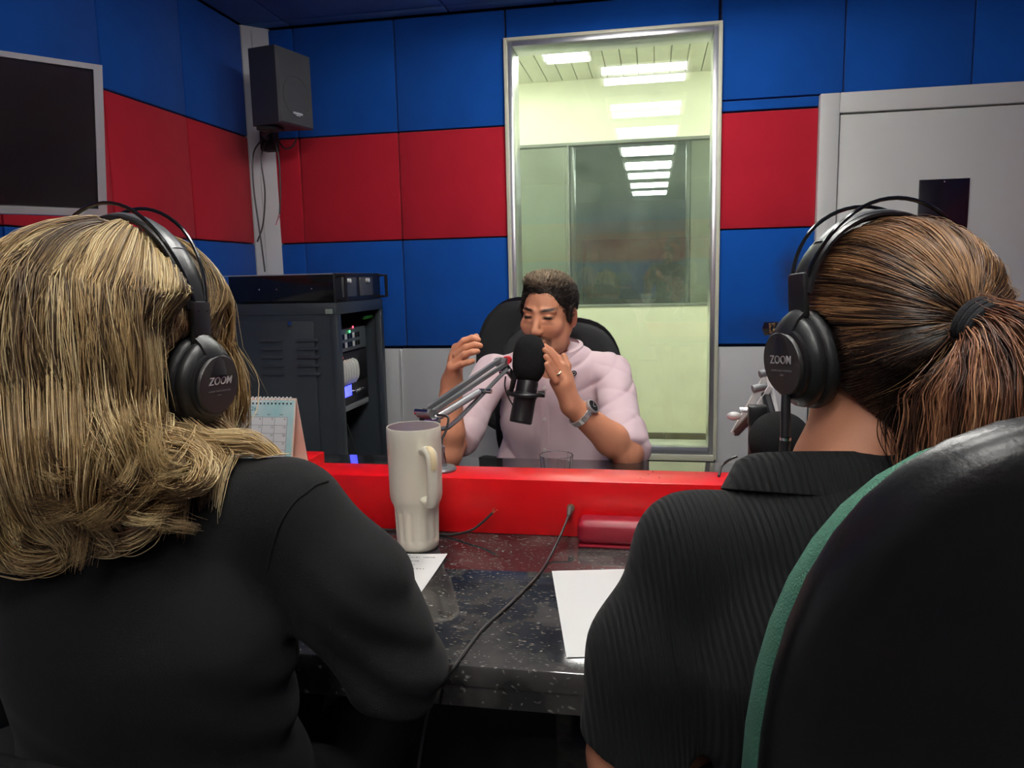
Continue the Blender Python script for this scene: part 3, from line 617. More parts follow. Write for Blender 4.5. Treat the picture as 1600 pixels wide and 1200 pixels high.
# ------------------------------------------------------------------ monitor on the left wall
A = np.array([-1.677*.8, 2.198*.8]); dl = np.array([-.63, -.777]); nn = np.array([.777, -.63]); zt_ = 1.25+.675*.8; zb_ = 1.25+.225*.8; wT = .60; tl = .09
tv = thing('wall_monitor', 'silver-framed flat monitor, switched off, on the left wall', 'monitor', (A[0]+dl[0]*.3-.1, A[1]+dl[1]*.3, zb_))
def tp(u, v, w):   # u from the right edge to the left, v up, w out
    p = A+dl*u+nn*(w-(1-v)*tl); return Vector((p[0], p[1], zb_+(zt_-zb_)*v))
def slab(mb, u0, u1, v0, v1, w0, w1):
    mb.add([tp(u0, v0, w0), tp(u1, v0, w0), tp(u1, v1, w0), tp(u0, v1, w0), tp(u0, v0, w1), tp(u1, v0, w1), tp(u1, v1, w1), tp(u0, v1, w1)], [(0, 1, 2, 3), (7, 6, 5, 4), (0, 4, 5, 1), (1, 5, 6, 2), (2, 6, 7, 3), (3, 7, 4, 0)])
f = MB(); bw = .020
slab(f, 0, bw, 0, 1, -.03, 0); slab(f, wT-bw, wT, 0, 1, -.03, 0); slab(f, bw, wT-bw, 1-.034, 1, -.03, 0); slab(f, bw, wT-bw, 0, .05, -.03, 0)
f.build('bezel', M_silver, tv)
f = MB(); slab(f, bw, wT-bw, .05, 1-.034, -.02, -.006); f.build('screen', mat('screen_off', (.010, .006, .009), .22), tv)
f = MB(); slab(f, .03, wT-.03, .06, .94, -.07, -.03); f.build('back_cover', M_blkm, tv)
c = tp(wT/2, .5, -.07); MB().tube([c, (-1.75, c.y, c.z), (-2.03, c.y+.05, c.z)], .022, 8).bb(-2.045, -2.025, c.y-.06, c.y+.16, c.z-.12, c.z+.12).build('wall_arm', M_blkm, tv)
# ------------------------------------------------------------------ equipment rack
rk = thing('equipment_rack', 'dark grey steel equipment rack with louvred side against the left wall', 'rack', (-1.6, 3.28, 0))
M_rack = mat('rack_grey', (.034, .042, .050), .42, bump=.05, bscale=300); M_rackd = mat('rack_inner', (.006, .006, .007), .7)
X0, X1, Y0, Y1, ZT = -1.93, -1.30, 3.0, 3.56, 1.158
MB().bb(X0, X1, Y0, Y1, ZT-.05, ZT, .004).build('top_cover', M_rack, rk)
MB().bb(X0, X1, Y0, Y1, 0, .06, .004).build('plinth', M_rack, rk)
MB().bb(X0, X1-.02, Y0+.004, Y0+.02, .06, ZT-.05).build('side_frame', M_rack, rk)
MB().bb(X0, X1-.02, Y1-.02, Y1-.004, .06, ZT-.05).build('side_frame', M_rack, rk)
MB().bb(X0, X0+.015, Y0, Y1, .06, ZT-.05).build('back_panel', M_rack, rk)
for y0, y1 in ((Y0, Y0+.045), (Y1-.035, Y1)): MB().bb(X1-.03, X1, y0, y1, .06, ZT-.05, .003).build('front_post', M_rack, rk)
sd = MB().bb(X0+.03, X1-.105, Y0-.006, Y0+.006, .12, ZT-.075, .003).build('side_door', M_rack, rk)
for i in range(5):
    for xx in (-1.60, -1.435):
        z = 1.155-.05-.075-.0+(-.036*i)-.03; MB().prism([(xx-.05, Y0-.006, z+.010), (xx-.05, Y0-.013, z-.002), (xx-.05, Y0-.006, z-.002)], (.10, 0, 0)).build('louvre', M_rack, sd)
MB().cyl((-1.505, Y0-.006, 1.075), (-1.505, Y0-.018, 1.075), .009, n=16).build('lock', M_chrome, sd)
MB().bb(-1.350, -1.318, Y0-.002, Y0+.003, 1.112, 1.132, .001).build('maker_plate', mat('plate', (.25, .3, .26), .5), rk)
# devices in the rack (fronts face the room)
xf = X1-.075
def device(name, label, cat, z0, z1, m, extra=None, dep=.35):
    t = thing(name, label, cat, (xf-dep/2, (Y0+Y1)/2, z0))
    b = MB().bb(xf-dep, xf, Y0+.05, Y1-.055, z0, z1, .003).build('case', m, t)
    return t, b
def atX(px, py, x): d = ray(px, py); return CC+d*(x/d[0])
zof = lambda py: atX(550, py, xf)[2]
M_dev = mat('device_grey', (.10, .12, .135), .4)
t, b = device('network_switch', 'grey switch with rows of ports high in the rack', 'switch', zof(547), zof(512), M_dev)
for r_ in range(2):
    for i in range(12): MB().bb(xf-.002, xf+.002, Y0+.07+i*.030, Y0+.07+i*.030+.02, zof(541-r_*13), zof(533-r_*13)).build('port', M_blkg if i % 3 else M_lampw, b)
for i, (py, cl) in enumerate(((517, (.05, 1, .2)), (511, (1, .05, .1)))): MB().ell((xf+.004, Y0+.30+.04*i, zof(py)), (.003, .006, .006)).build('indicator', emis('led%d' % i, cl, 3), b)
t, b = device('patch_bay', 'black panel with red lights and white patch leads in the rack', 'patch panel', zof(597), zof(549), M_blk)
for i in range(3): MB().ell((xf+.004, Y0+.10+.05*i, zof(555)), (.003, .008, .008)).build('indicator', emis('led_red', (1, .03, .08), 2), b)
M_wht = mat('patch_white', (.75, .75, .70), .5)
for i in range(9): MB().tube(spline([(xf, Y0+.075+i*.03, zof(562)), (xf+.02, Y0+.075+i*.03, zof(566)), (xf+.022, Y0+.08+i*.03, zof(585)), (xf+.004, Y0+.085+i*.03, zof(596))], 4), .011, 6).build('patch_lead', M_wht, b)
t, b = device('power_unit', 'black power unit with glowing blue display in the rack', 'power unit', zof(630), zof(598), M_blk)
MB().bb(xf, xf+.004, Y0+.20, Y0+.29, zof(617), zof(600), .001).build('display', emis('display_blue', (.02, .03, 1), 3.5), b)
MB().bb(xf, xf+.003, Y0+.07, Y0+.17, zof(620), zof(603), .001).build('button_panel', M_dev, b)
for i in range(4): MB().cyl((xf, Y0+.33+.03*i, zof(612)), (xf+.012, Y0+.33+.03*i, zof(612)), .008, n=10).build('knob', M_chrome, b)
t, b = device('rack_shelf', 'light grey shelf below the power unit in the rack', 'shelf', zof(640), zof(631), mat('shelf_grey', (.25, .26, .26), .4))
cb = thing('cable_loop', 'thin looped cables hanging low inside the rack', 'cable', (xf, 3.2, .3))
for i in range(3): MB().tube(spline([(xf, Y0+.12+.05*i, .60), (xf+.02, Y0+.16+.05*i, .45), (xf+.01, Y0+.22+.05*i, .30), (xf, Y0+.25+.04*i, .10)], 6), .003, 6).build('cable', M_wht if i == 0 else M_cable, cb)
MB().tube(spline([atX(567, 496, X1-.05), atX(577, 493, X1-.05), atX(590, 492, X1-.05), atX(597, 496, X1-.03), atX(590, 504, X1-.06), atX(572, 505, X1-.08)], 5), .004, 6).build('cable', mat('cable_blue', (.05, .22, .4), .4), cb)
MB().tube([atX(568, 497, X1-.05), atX(586, 492, X1-.05)], .008, 6).build('plug', mat('green_plug', (.15, .8, .1), .4), cb)
# amplifier on the rack
am = thing('amplifier', 'black rack amplifier with front handles lying on top of the rack', 'amplifier', (-1.6, 3.28, ZT))
MB().bb(-1.80, X1-.012, Y0+.03, Y1-.04, ZT+.004, ZT+.118, .002).build('case', M_blkg, am)
fp = MB().bb(X1-.012, X1-.006, Y0+.005, Y1-.012, ZT+.002, ZT+.122, .002).build('front_panel', M_blk, am)
for s, y in ((0, Y0+.03), (1, Y1-.035)):
    MB().tube([(X1-.008, y, ZT+.012), (X1+.034, y, ZT+.012), (X1+.034, y, ZT+.112), (X1-.008, y, ZT+.112)], .008, 8).build('handle', M_blk, fp)
M_vent = mat('vent_grey', (.12, .12, .115), .35, metal=.3)
for i in range(2): MB().bb(X1-.007, X1-.001, Y0+.08+.2*i, Y0+.24+.2*i, ZT+.02, ZT+.105, .004).build('vent_grid', M_vent, fp)
for i in range(2): MB().cyl((X1-.004, Y0+.14+.22*i, ZT+.09), (X1+.012, Y0+.14+.22*i, ZT+.09), .010, n=14).build('knob', M_lampw, fp)
for xx in (-1.66, -1.58, -1.42): MB().ell((xx, Y0+.03, ZT+.06), (.004, .002, .004), n=8, m=6).build('screw', M_chrome, am)
MB().bb(-1.86, -1.318, Y0+.05, Y1-.06, ZT+.1185, ZT+.123).build('top_plate', mat('plate_alu', (.6, .62, .63), .35, metal=.6), am)
# ------------------------------------------------------------------ organic shapes: smooth unions of tapered limbs, meshed once
class SDF:
    def __init__(s): s.P = []
    def _push(s, fn, lo, hi, k, op): s.P.append((fn, np.asarray(lo), np.asarray(hi), k, op)); return s
    def cone(s, a, b, ra, rb, k=.02, wide=None, op='u'):
        a = np.array(a, float); b = np.array(b, float); sc = 1.
        if wide is not None:
            w = np.array(wide[0], float); w /= np.linalg.norm(w); sc = wide[1]; q = 1/sc-1
            sq = lambda P: P+((P-a)@w)[..., None]*w*q
            A = a; B = b+w*((b-a)@w)*q
        else: sq = lambda P: P; A = a; B = b
        d = B-A; dd = max(d@d, 1e-9)
        def fn(P):
            Q = sq(P); t = np.clip(((Q-A)@d)/dd, 0, 1)
            return np.linalg.norm(Q-A-t[..., None]*d, axis=-1)-(ra+(rb-ra)*t)
        m = max(ra, rb)*max(1, sc)
        return s._push(fn, np.minimum(a, b)-m, np.maximum(a, b)+m, k, op)
    def ell(s, c, r, R=None, k=.02, op='u'):
        c = np.array(c, float); r = np.array(r, float); R = np.eye(3) if R is None else np.array(R)
        def fn(P):
            q = (P-c)@R; k0 = np.linalg.norm(q/r, axis=-1); k1 = np.linalg.norm(q/(r*r), axis=-1)
            return k0*(k0-1)/np.maximum(k1, 1e-6)
        return s._push(fn, c-r.max(), c+r.max(), k, op)
    def sub(s, c, r, R=None, k=.008): return s.ell(c, r, R, k, 's')
    def chain(s, pts, rs, k=.01, wide=None):
        for i in range(len(pts)-1): s.cone(pts[i], pts[i+1], rs[i], rs[i+1], k, wide)
        return s
    def plane(s, p, n, k=.005):     # cut away the side the normal points to
        p = np.array(p, float); n = np.array(n, float); n /= np.linalg.norm(n)
        return s._push(lambda P: -((P-p)@n), [-9]*3, [9]*3, k, 's')
    @staticmethod
    def mix(d, e, k, op):
        if op == 'u': h = np.clip(.5+.5*(d-e)/k, 0, 1); return d+(e-d)*h-k*h*(1-h)
        e = -e; h = np.clip(.5-.5*(d-e)/k, 0, 1); return d+(e-d)*h+k*h*(1-h)
    def __call__(s, P):
        P = np.asarray(P, float); d = np.full(P.shape[:-1], .5)
        for fn, lo, hi, k, op in s.P: d = s.mix(d, fn(P), k, op)
        return d
    def grad(s, P, e=.002):
        g = np.stack([s(P+np.eye(3)[i]*e)-s(P-np.eye(3)[i]*e) for i in range(3)], -1); return g/np.maximum(np.linalg.norm(g, axis=-1, keepdims=True), 1e-6)
    def hit(s, px, py):
        d = ray(px, py); n = np.linalg.norm(d); d = d/n; t = .05
        for _ in range(160):
            e = float(s((CC+d*t)[None])[0])
            if e < .0004: break
            t += e*.7
        return CC+d*t
    def mesh(s, h, disp=None):
        un = [p for p in s.P if p[4] == 'u']
        lo = np.min([p[1] for p in un], 0)-4*h; hi = np.max([p[2] for p in un], 0)+4*h
        n = np.ceil((hi-lo)/h).astype(int)+1
        G = np.full(n, .08, np.float32); ax = [lo[i]+h*np.arange(n[i]) for i in range(3)]
        for fn, l, u, k, op in s.P:
            m = k+4*h
            i0 = np.clip(np.floor((l-m-lo)/h).astype(int), 0, n-1); i1 = np.clip(np.ceil((u+m-lo)/h).astype(int)+1, 1, n)
            sl = tuple(slice(a, b) for a, b in zip(i0, i1))
            P = np.stack(np.meshgrid(*[ax[i][sl[i]] for i in range(3)], indexing='ij'), -1)
            G[sl] = s.mix(G[sl], fn(P), k, op)
        if disp is not None:
            near = np.argwhere(np.abs(G) < .03); P = lo+near*h; G[tuple(near.T)] += disp(P).astype(np.float32)
        S = G < 0; c8 = [(i, j, k) for i in (0, 1) for j in (0, 1) for k in (0, 1)]
        cnt = sum(S[i:n[0]-1+i, j:n[1]-1+j, k:n[2]-1+k].astype(np.int8) for i, j, k in c8)
        cells = np.argwhere((cnt > 0) & (cnt < 8)); idx = np.full(n-1, -1, np.int64); idx[tuple(cells.T)] = np.arange(len(cells))
        val = np.stack([G[cells[:, 0]+i, cells[:, 1]+j, cells[:, 2]+k] for i, j, k in c8], 1); cc = np.array(c8, float)
        acc = np.zeros((len(cells), 3)); num = np.zeros(len(cells))
        for a in range(8):
            for b in range(a+1, 8):
                if np.abs(cc[a]-cc[b]).sum() != 1: continue
                va, vb = val[:, a], val[:, b]; m = (va < 0) != (vb < 0)
                t = np.where(m, va/np.where(m, va-vb, 1), 0); acc += np.where(m[:, None], cc[a]+(cc[b]-cc[a])*t[:, None], 0); num += m
        V = lo+(cells+acc/num[:, None])*h; Q = []
        for axn in range(3):
            o = [0, 0, 0]; o[axn] = 1; sa = S[:n[0]-o[0], :n[1]-o[1], :n[2]-o[2]]; sb = S[o[0]:, o[1]:, o[2]:]
            e = np.argwhere(sa != sb); p, q = [(1, 2), (2, 0), (0, 1)][axn]
            e = e[(e[:, p] > 0) & (e[:, q] > 0)]
            def cell(dp, dq): c = e.copy(); c[:, p] -= dp; c[:, q] -= dq; return idx[tuple(np.minimum(c, n-2).T)]
            f = np.stack([cell(0, 0), cell(1, 0), cell(1, 1), cell(0, 1)], 1); fl = sa[tuple(e.T)]
            f[~fl] = f[~fl][:, ::-1]; Q.append(f)
        Q = np.concatenate(Q); Q = Q[(Q >= 0).all(1)]
        return V, Q
def np_mesh(name, V, F, m, parent=None, col=None, smooth=True):
    V = np.asarray(V, np.float64)
    if parent is not None:
        R = rootof(parent)
        if R.name in TM: I = np.array(TM[R.name]); V = V@I[:3, :3].T+I[:3, 3]
    me = bpy.data.meshes.new(name); k = F.shape[1]
    me.vertices.add(len(V)); me.vertices.foreach_set('co', V.astype(np.float32).ravel())
    me.loops.add(F.size); me.loops.foreach_set('vertex_index', F.astype(np.int32).ravel())
    me.polygons.add(len(F)); me.polygons.foreach_set('loop_start', (np.arange(len(F))*k).astype(np.int32)); me.polygons.foreach_set('loop_total', np.full(len(F), k, np.int32))
    if smooth: me.polygons.foreach_set('use_smooth', np.ones(len(F), bool))
    me.update(calc_edges=True); me.validate()
    if col is not None:
        a = me.attributes.new('Col', 'FLOAT_COLOR', 'POINT'); c4 = np.ones((len(V), 4), np.float32); c4[:, :3] = col; a.data.foreach_set('color', c4.ravel())
    me.materials.append(m); o = bpy.data.objects.new(name, me); COL.objects.link(o)
    if parent is not None: o.parent = parent
    return o
def smooth_verts(V, F, it=2):
    a = np.concatenate([F[:, 0], F[:, 1], F[:, 2], F[:, 3]]); b = np.concatenate([F[:, 1], F[:, 2], F[:, 3], F[:, 0]])
    for _ in range(it):
        s = np.zeros_like(V); c = np.zeros(len(V)); np.add.at(s, a, V[b]); np.add.at(c, a, 1); np.add.at(s, b, V[a]); np.add.at(c, b, 1)
        V = V*.5+.5*s/np.maximum(c, 1)[:, None]
    return V
def basis(psi, nod=0., tilt=0.):
    R = Matrix.Rotation(psi, 3, 'Z') @ Matrix.Rotation(-nod, 3, 'X') @ Matrix.Rotation(tilt, 3, 'Y'); return np.array(R)   # columns right, forward, up
def add_head(S, c, R, s=1., neck=None, jaw=1.):
    g = lambda r, f, u: c+R@(np.array([r, f, u])*s)
    e = lambda p, r, k=.015: S.ell(g(*p), np.array(r)*s, R, k)
    e((0, -.012, .045), (.073, .094, .079)); e((0, .030, -.012), (.063, .062, .082), .02)
    S.cone(g(0, .05, -.075), g(0, .072, -.096), .030*s, .019*s, .02)
    for q in (-1, 1):
        S.cone(g(q*.056, .0, -.035), g(q*.042, .03, -.078), .017*s*jaw, .020*s*jaw, .025)
        S.cone(g(q*.042, .0+.03, -.078), g(q*.008, .074, -.1), .018*s*jaw, .014*s, .02)
        e((q*.040, .062, -.022), (.022, .018, .02), .02)
        S.cone(g(q*.012, .088, .026), g(q*.046, .072, .024), .0065*s, .006*s, .010)
        S.sub(g(q*.031, .101, .006), np.array([.015, .014, .0095])*s, R, .010)
        e((q*.031, .0775, .005), (.0135, .0115, .0105), .004)
        e((q*.011, .098, -.036), (.008, .010, .007), .006)
        e((q*.0765, -.012, .0), (.008, .019, .031), .006); S.sub(g(q*.0845, -.008, .002), np.array([.006, .009, .018])*s, R, .005)
    S.cone(g(0, .087, .016), g(0, .107, -.030), .0065*s, .0105*s, .012); e((0, .108, -.033), (.011, .010, .0095), .006)
    S.cone(g(-.018, .086, -.063), g(.018, .086, -.063), .0055*s, .0055*s, .006); S.cone(g(-.015, .086, -.073), g(.015, .086, -.073), .006*s, .006*s, .006)
    e((0, .086, -.060), (.012, .012, .008), .008)
    if neck is not None:
        S.cone(g(0, -.022, -.045), neck, .052*s, .055*s, .025)
    return g
def finger(S, pts, r0, r1, k=.004):
    n = len(pts); rs = np.linspace(r0, r1, n)
    for i in range(n-1): S.cone(pts[i], pts[i+1], rs[i], rs[i+1], k)
def strands(name, paths, rad, col, m, parent, taper=True):
    """paths (N,K,3): three-sided hair strands, all in one mesh"""
    N, K, _ = paths.shape; T = np.gradient(paths, axis=1); T /= np.maximum(np.linalg.norm(T, axis=-1, keepdims=True), 1e-9)
    ref = np.array([.31, .52, .79]); n1 = np.cross(T, ref); n1 /= np.maximum(np.linalg.norm(n1, axis=-1, keepdims=True), 1e-6); n2 = np.cross(T, n1)
    w = np.ones(K); 
    if taper: w = np.clip(np.minimum(np.minimum(1, (1-np.linspace(0, 1, K))*5+.15), np.linspace(0, 1, K)*6+.25), 0, 1)
    r = (np.broadcast_to(rad, (N,))[:, None]*w)[..., None]
    V = np.stack([paths+r*(math.cos(a)*n1+math.sin(a)*n2) for a in (0, 2.0944, 4.1888)], 2).reshape(-1, 3)
    i = (np.arange(N)[:, None]*K+np.arange(K-1))[..., None]*3+np.arange(3); j = (np.arange(N)[:, None]*K+np.arange(K-1))[..., None]*3+np.array([1, 2, 0])
    F = np.stack([i, j, j+3, i+3], -1).reshape(-1, 4)
    C = np.repeat(np.broadcast_to(col, (N, K, 3)).reshape(-1, 3), 3, 0)
    o = np_mesh(name, V, F, m, parent, C); return o
def skin_mat(name): return mat(name, (.5, .25, .15), .52, attr='Col', bump=.12, bscale=350, spec=.4)
M_skin = skin_mat('skin')
def lerp(a, b, t): return np.asarray(a)*(1-t)+np.asarray(b)*t
def sub_col(base, n): return np.tile(np.array(base, float), (n, 1))
def headphones(hc, R, label, group, logo_side, rad=.094, top=.150, drop=0., tip=0., out=1.):
    """worn headphones: local frame right, forward, up at ear level"""
    t = thing('headphones', label, 'headphones', tuple(hc), 0, group)
    g = lambda r, f, u: Vector(hc+R@np.array([r, f, u]))
    RM = Matrix([[float(x) for x in row] for row in R])
    arc = lambda f, rr, tp, a0=.16: [g(rr*math.cos(a), f, .035+(tp-.035)*math.sin(a)) for a in np.linspace(a0, math.pi-a0, 25)]
    fw = tuple(R[:, 1])
    MB().tube(arc(.0, rad, top-.006), .0045, 10, flat=(fw, 4.0)).build('headband', M_hpband, t, sharp=60)
    MB().tube(arc(.0, rad+.001, top-.0035, .75), .0040, 8, flat=(fw, 3.2)).build('band_cover', M_hpgrey, t, sharp=60)
    for f in (-.024, .026): MB().tube([g((rad+.004)*math.cos(a), f*min(1, 1.15*math.sin(a)**.7), .035+(top+.008-.035)*math.sin(a)) for a in np.linspace(.12, math.pi-.12, 29)], .0021, 8).build('band_wire', M_blkg, t)
    for q in (-1, 1):
        x = q*rad
        MB().box(g(x+q*.001, 0, .052+drop), (.008, .028, .046), RM, .003).build('slider', M_blk, t)
        MB().tube([g(x+q*.001, .0, .036+drop), g(x+q*.010, .001, .028+drop), g(x+q*.018, .002, .014+drop), g(x+q*.020, .002, -.006+drop)], [.0045, .005, .005, .0045], 10, flat=(fw, 3.0)).build('yoke', M_blk, t, sharp=50)
        AX = RM @ Matrix.Rotation(q*tip, 3, 'Y') @ Matrix.Rotation(q*math.pi/2, 3, 'Y')   # local z -> outward
        base = g(q*(rad-.022), .004, -.012+drop)
        E = Matrix.Diagonal((1.08, .94, 1))
        cup = MB().lathe([(.020, .000), (.040, .000), (.046, .004), (.0475, .010), (.046, .016), (.041, .019), (.030, .019)], 40, AX @ E, base).build('ear_pad', M_pad, t, sharp=60)
        sh = MB().lathe([(.030, .017), (.0435, .018), (.0445, .022), (.043, .027), (.036, .033), (.0345, .034)], 40, AX @ E, base).build('ear_cup', M_blk, t, sharp=40)
        MB().lathe([(.0345, .031), (.0365, .033), (.0365, .037), (.0345, .0385), (.031, .0385)], 40, AX, base).build('outer_ring', M_blk, sh, sharp=40)
        cap = MB().lathe([(.0325, .036), (.0325, .0405), (.0315, .042), (.0001, .0425)], 40, AX, base).build('cap', M_hpcap, sh, sharp=40)
        fwd = Vector(R[:, 1])*(-q); upv_ = Vector(AX @ Vector((0, 0, 1))).cross(fwd) ; nrm = AX @ Vector((0, 0, 1))
        upv_ = nrm.cross(fwd); 
        if upv_.z < 0: upv_ = -upv_
        fr_ = frame3(upv_.cross(nrm), upv_, nrm)
        o0 = Vector(base)+nrm*.0428
        MB().add(*text_mesh('ZOOM', .0122, Matrix.Translation(o0+upv_*.004) @ fr_.to_4x4(), .0002, .18, .0001)).build('logo', M_logo, cap)
        MB().add(*text_mesh('DYNAMIC STEREO HEADPHONES', .0024, Matrix.Translation(o0-upv_*.007) @ fr_.to_4x4(), .0001)).build('small_print', M_logod, cap)
        MB().add(*text_mesh('ZHP-1', .0026, Matrix.Translation(o0-upv_*.0115) @ fr_.to_4x4(), .0001)).build('small_print', M_logod, cap)
    return t, g
M_hpband = mat('headband_black', (.014, .014, .015), .35, bump=.1, bscale=300); M_hpgrey = mat('headband_grey', (.10, .105, .11), .3)
M_pad = mat('ear_pad_leatherette', (.010, .010, .011), .5, bump=.3, bscale=120); M_hpcap = mat('cap_satin', (.045, .043, .042), .38, metal=.3)
M_logo = mat('logo_silver', (.75, .75, .74), .3, metal=.3); M_logod = mat('print_dim', (.2, .2, .2), .5)
def add_hand(S, wrist, dirv, side, back, scale=1., curl=.3):
    """relaxed hand lying forward: dirv fingers, side thumb side, back = back of the hand"""
    d = np.array(dirv, float); d /= np.linalg.norm(d); s_ = np.array(side, float); s_ -= d*(s_@d); s_ /= np.linalg.norm(s_); b = np.array(back, float); b -= d*(b@d); b -= s_*(b@s_); b /= np.linalg.norm(b)
    w = np.array(wrist); k = scale
    for i, o in enumerate((.028, .009, -.010, -.027)): S.cone(w+s_*o*.5*k, w+d*.078*k+s_*o*k, .017*k, .0125*k, .012)
    for i, (o, L) in enumerate(((.028, .070), (.009, .079), (-.010, .073), (-.027, .056))):
        p = w+d*.078*k+s_*o*k; pts = [p]; a = curl*.5
        for q in (.45, .32, .23): p = p+(d*math.cos(a)-b*math.sin(a))*L*q*k; pts.append(p); a += curl
        finger(S, pts, .0095*k, .007*k)
    p = w+d*.02*k+s_*.022*k; finger(S, [p, p+(s_*.7+d*.7-b*.2)*.035*k, p+(s_*.9+d*1.4-b*.5)*.045*k, p+(s_*.9+d*2.1-b*.6)*.046*k], .013*k, .008*k, .008)
# ------------------------------------------------------------------ office chairs
M_chsh = mat('chair_shell', (.007, .007, .008), .33, bump=.15, bscale=260); M_chf = mat('chair_fabric_black', (.014, .014, .015), .85, bump=.5, bscale=700)
M_green = mat('chair_fabric_green', srgb(62, 112, 92), .9, bump=.8, bscale=600)
def back_outline(w, z0, z1, n=44):
    pts = []
    for i in range(n):
        a = 2*math.pi*i/n; ca, sa = math.cos(a), math.sin(a); e = .62 if sa > 0 else .5
        pts.append((w/2*math.copysign(abs(ca)**e, ca), (z0+z1)/2+(z1-z0)/2*math.copysign(abs(sa)**(.80 if sa > 0 else .5), sa)))
    return pts
def office_chair(label, loc, rz, fabric, w=.45, z0=.56, z1=1.14, arms=False, seat_z=.46, tilt=.10, group='office chairs'):
    t = thing('office_chair', label, 'chair', loc, rz, group); B = lambda mb, n, m, p=t, sh=50: mb.build(n, m, p, sh, world=False)
    out = back_outline(w, z0, z1)
    def layer(y, sc, low=0.):  # backrest slice; y back is negative (person faces +y)
        return [(x*sc, y+.045*(x/(w/2))**2-(z-z0)*tilt, z0+(z-z0-(z1-z0)/2)*sc+(z1-z0)/2-low*(z-z0)/(z1-z0)) for x, z in out]
    def loft(ls):
        V = []; F = []; n = len(out)
        for l in ls: V += l
        for i in range(len(ls)-1):
            for k in range(n): F.append((i*n+k, i*n+(k+1) % n, (i+1)*n+(k+1) % n, (i+1)*n+k))
        for li, rev in ((0, True), (len(ls)-1, False)):   # domed ends, ring by ring
            prev = li*n
            for sc in (.75, .45, .15):
                st = len(V); z_m = (z0+z1)/2
                for (x, y, z) in ls[li]: xx = x*sc; V.append((xx, y-.045*(x/(w/2))**2*(1-sc*sc)+(z-z_m)*tilt*(1-sc), z_m+(z-z_m)*sc))
                for k in range(n):
                    f = (prev+k, prev+(k+1) % n, st+(k+1) % n, st+k); F.append(f if not rev else f[::-1])
                prev = st
            F.append(tuple(range(prev, prev+n)))
        return MB().add(V, F)
    yb = -.215
    B(loft([layer(yb-.030, .90), layer(yb-.027, .955), layer(yb-.018, .99), layer(yb-.006, 1.0), layer(yb+.002, .995)]), 'back_shell', M_chsh)
    B(loft([layer(yb+.002, .98, .018), layer(yb+.010, 1.005, .018), layer(yb+.030, 1.005, .018), layer(yb+.044, .96, .018), layer(yb+.048, .88, .018)]), 'back_cushion', fabric)
    B(MB().box((0, .02, seat_z-.03), (.47, .46, .075), None, .033, 4), 'seat_cushion', fabric)
    B(MB().box((0, .02, seat_z-.08), (.44, .42, .03), None, .012, 2), 'seat_shell', M_chsh)
    B(MB().tube([(0, .02, seat_z-.10), (0, -.20, seat_z-.09), (0, yb-.075, seat_z+.02), (0, yb-.07, z0+.12)], .008, 8, flat=((1, 0, 0), 4)), 'back_bar', M_blkm)
    B(MB().cyl((0, 0, .10), (0, 0, seat_z-.09), .026, n=16).cyl((0, 0, .09), (0, 0, .24), .034, n=16), 'gas_column', M_blkm)
    for i in range(5):
        a = 2*math.pi*i/5+.3; c, s = math.cos(a), math.sin(a)
        lg = B(MB().tube([(0, 0, .115), (c*.15, s*.15, .105), (c*.29, s*.29, .075)], [.026, .022, .015], 8), 'base_leg', M_blkm)
        B(MB().cyl((c*.29-s*.018, s*.29+c*.018, .028), (c*.29+s*.018, s*.29-c*.018, .028), .0275, n=14).cyl((c*.29, s*.29, .03), (c*.29, s*.29, .08), .007, n=8), 'caster', M_blk, lg)
    if arms:
        for q in (-1, 1):
            B(MB().tube([(q*.23, .05, seat_z-.08), (q*.29, .04, seat_z-.02), (q*.29, .03, seat_z+.20)], .014, 8, flat=((0, 1, 0), 1.8)), 'arm_support', M_blk)
            B(MB().box((q*.29, .02, seat_z+.215), (.065, .24, .03), None, .012, 3), 'armrest', M_blk)
    return t
office_chair('black office chair with green cushion edge behind the dark-haired woman', (.262, .80, 0), .20, M_green, .46, .52, 1.165)
office_chair('low-backed office chair under the blonde woman', (-.56, .80, 0), -.08, M_chf, .42, .52, .80)
office_chair('black office chair the man in the pink shirt sits on', (-.315, 2.42, 0), math.pi+.02, M_chf, .45, .56, 1.105, tilt=.06)
office_chair('empty black office chair with armrests behind the man', (-.60, 2.98, 0), math.pi-.35, M_chf, .45, .58, 1.165, arms=True, tilt=.06)
# ------------------------------------------------------------------ the man in the pink shirt
def vnoise(P, f, ph=0.):
    return (np.sin(P[:, 0]*f*1.0+P[:, 1]*f*.7+ph)*np.sin(P[:, 1]*f*.9-P[:, 2]*f*.8+1.3+ph)+np.sin(P[:, 2]*f*1.3+P[:, 0]*f*.5+2.1*ph))*.5
man = thing('person', 'man in a pale pink shirt gesturing with both hands behind the microphone', 'person', (-.315, 2.42, 0))
hcm = at(857, 494, 2.33); Rm = basis(2.90, .06, -.05); ms = 1.03
B = SDF(); g = add_head(B, hcm, Rm, ms, np.array([-.315, 2.375, 1.00]), 1.1)
shR = np.array([-.505, 2.375, .955]); shL = np.array([-.125, 2.385, .955])
elL = at(981, 708, 2.06); wrL = at(893, 634, 1.99); elR = at(697, 710, 2.05); wrR = at(706, 598, 2.03)
B.cone((-.315, 2.39, .93), (-.315, 2.42, .62), .11, .11, .03, ((1, 0, 0), 1.35)).cone(shR-np.array([-.03, 0, .03]), shL-np.array([.03, 0, .03]), .036, .036, .03)
B.cone((-.315, 2.42, .62), (-.315, 2.47, .53), .11, .115, .03, ((1, 0, 0), 1.4))
for q in (-1, 1):
    hip = np.array([-.315+q*.09, 2.45, .53]); kn = np.array([-.315+q*.13, 2.03, .52]); an = np.array([-.315+q*.13, 2.10, .09])
    B.cone(hip, kn, .075, .055, .03).cone(kn, an, .05, .035, .02)
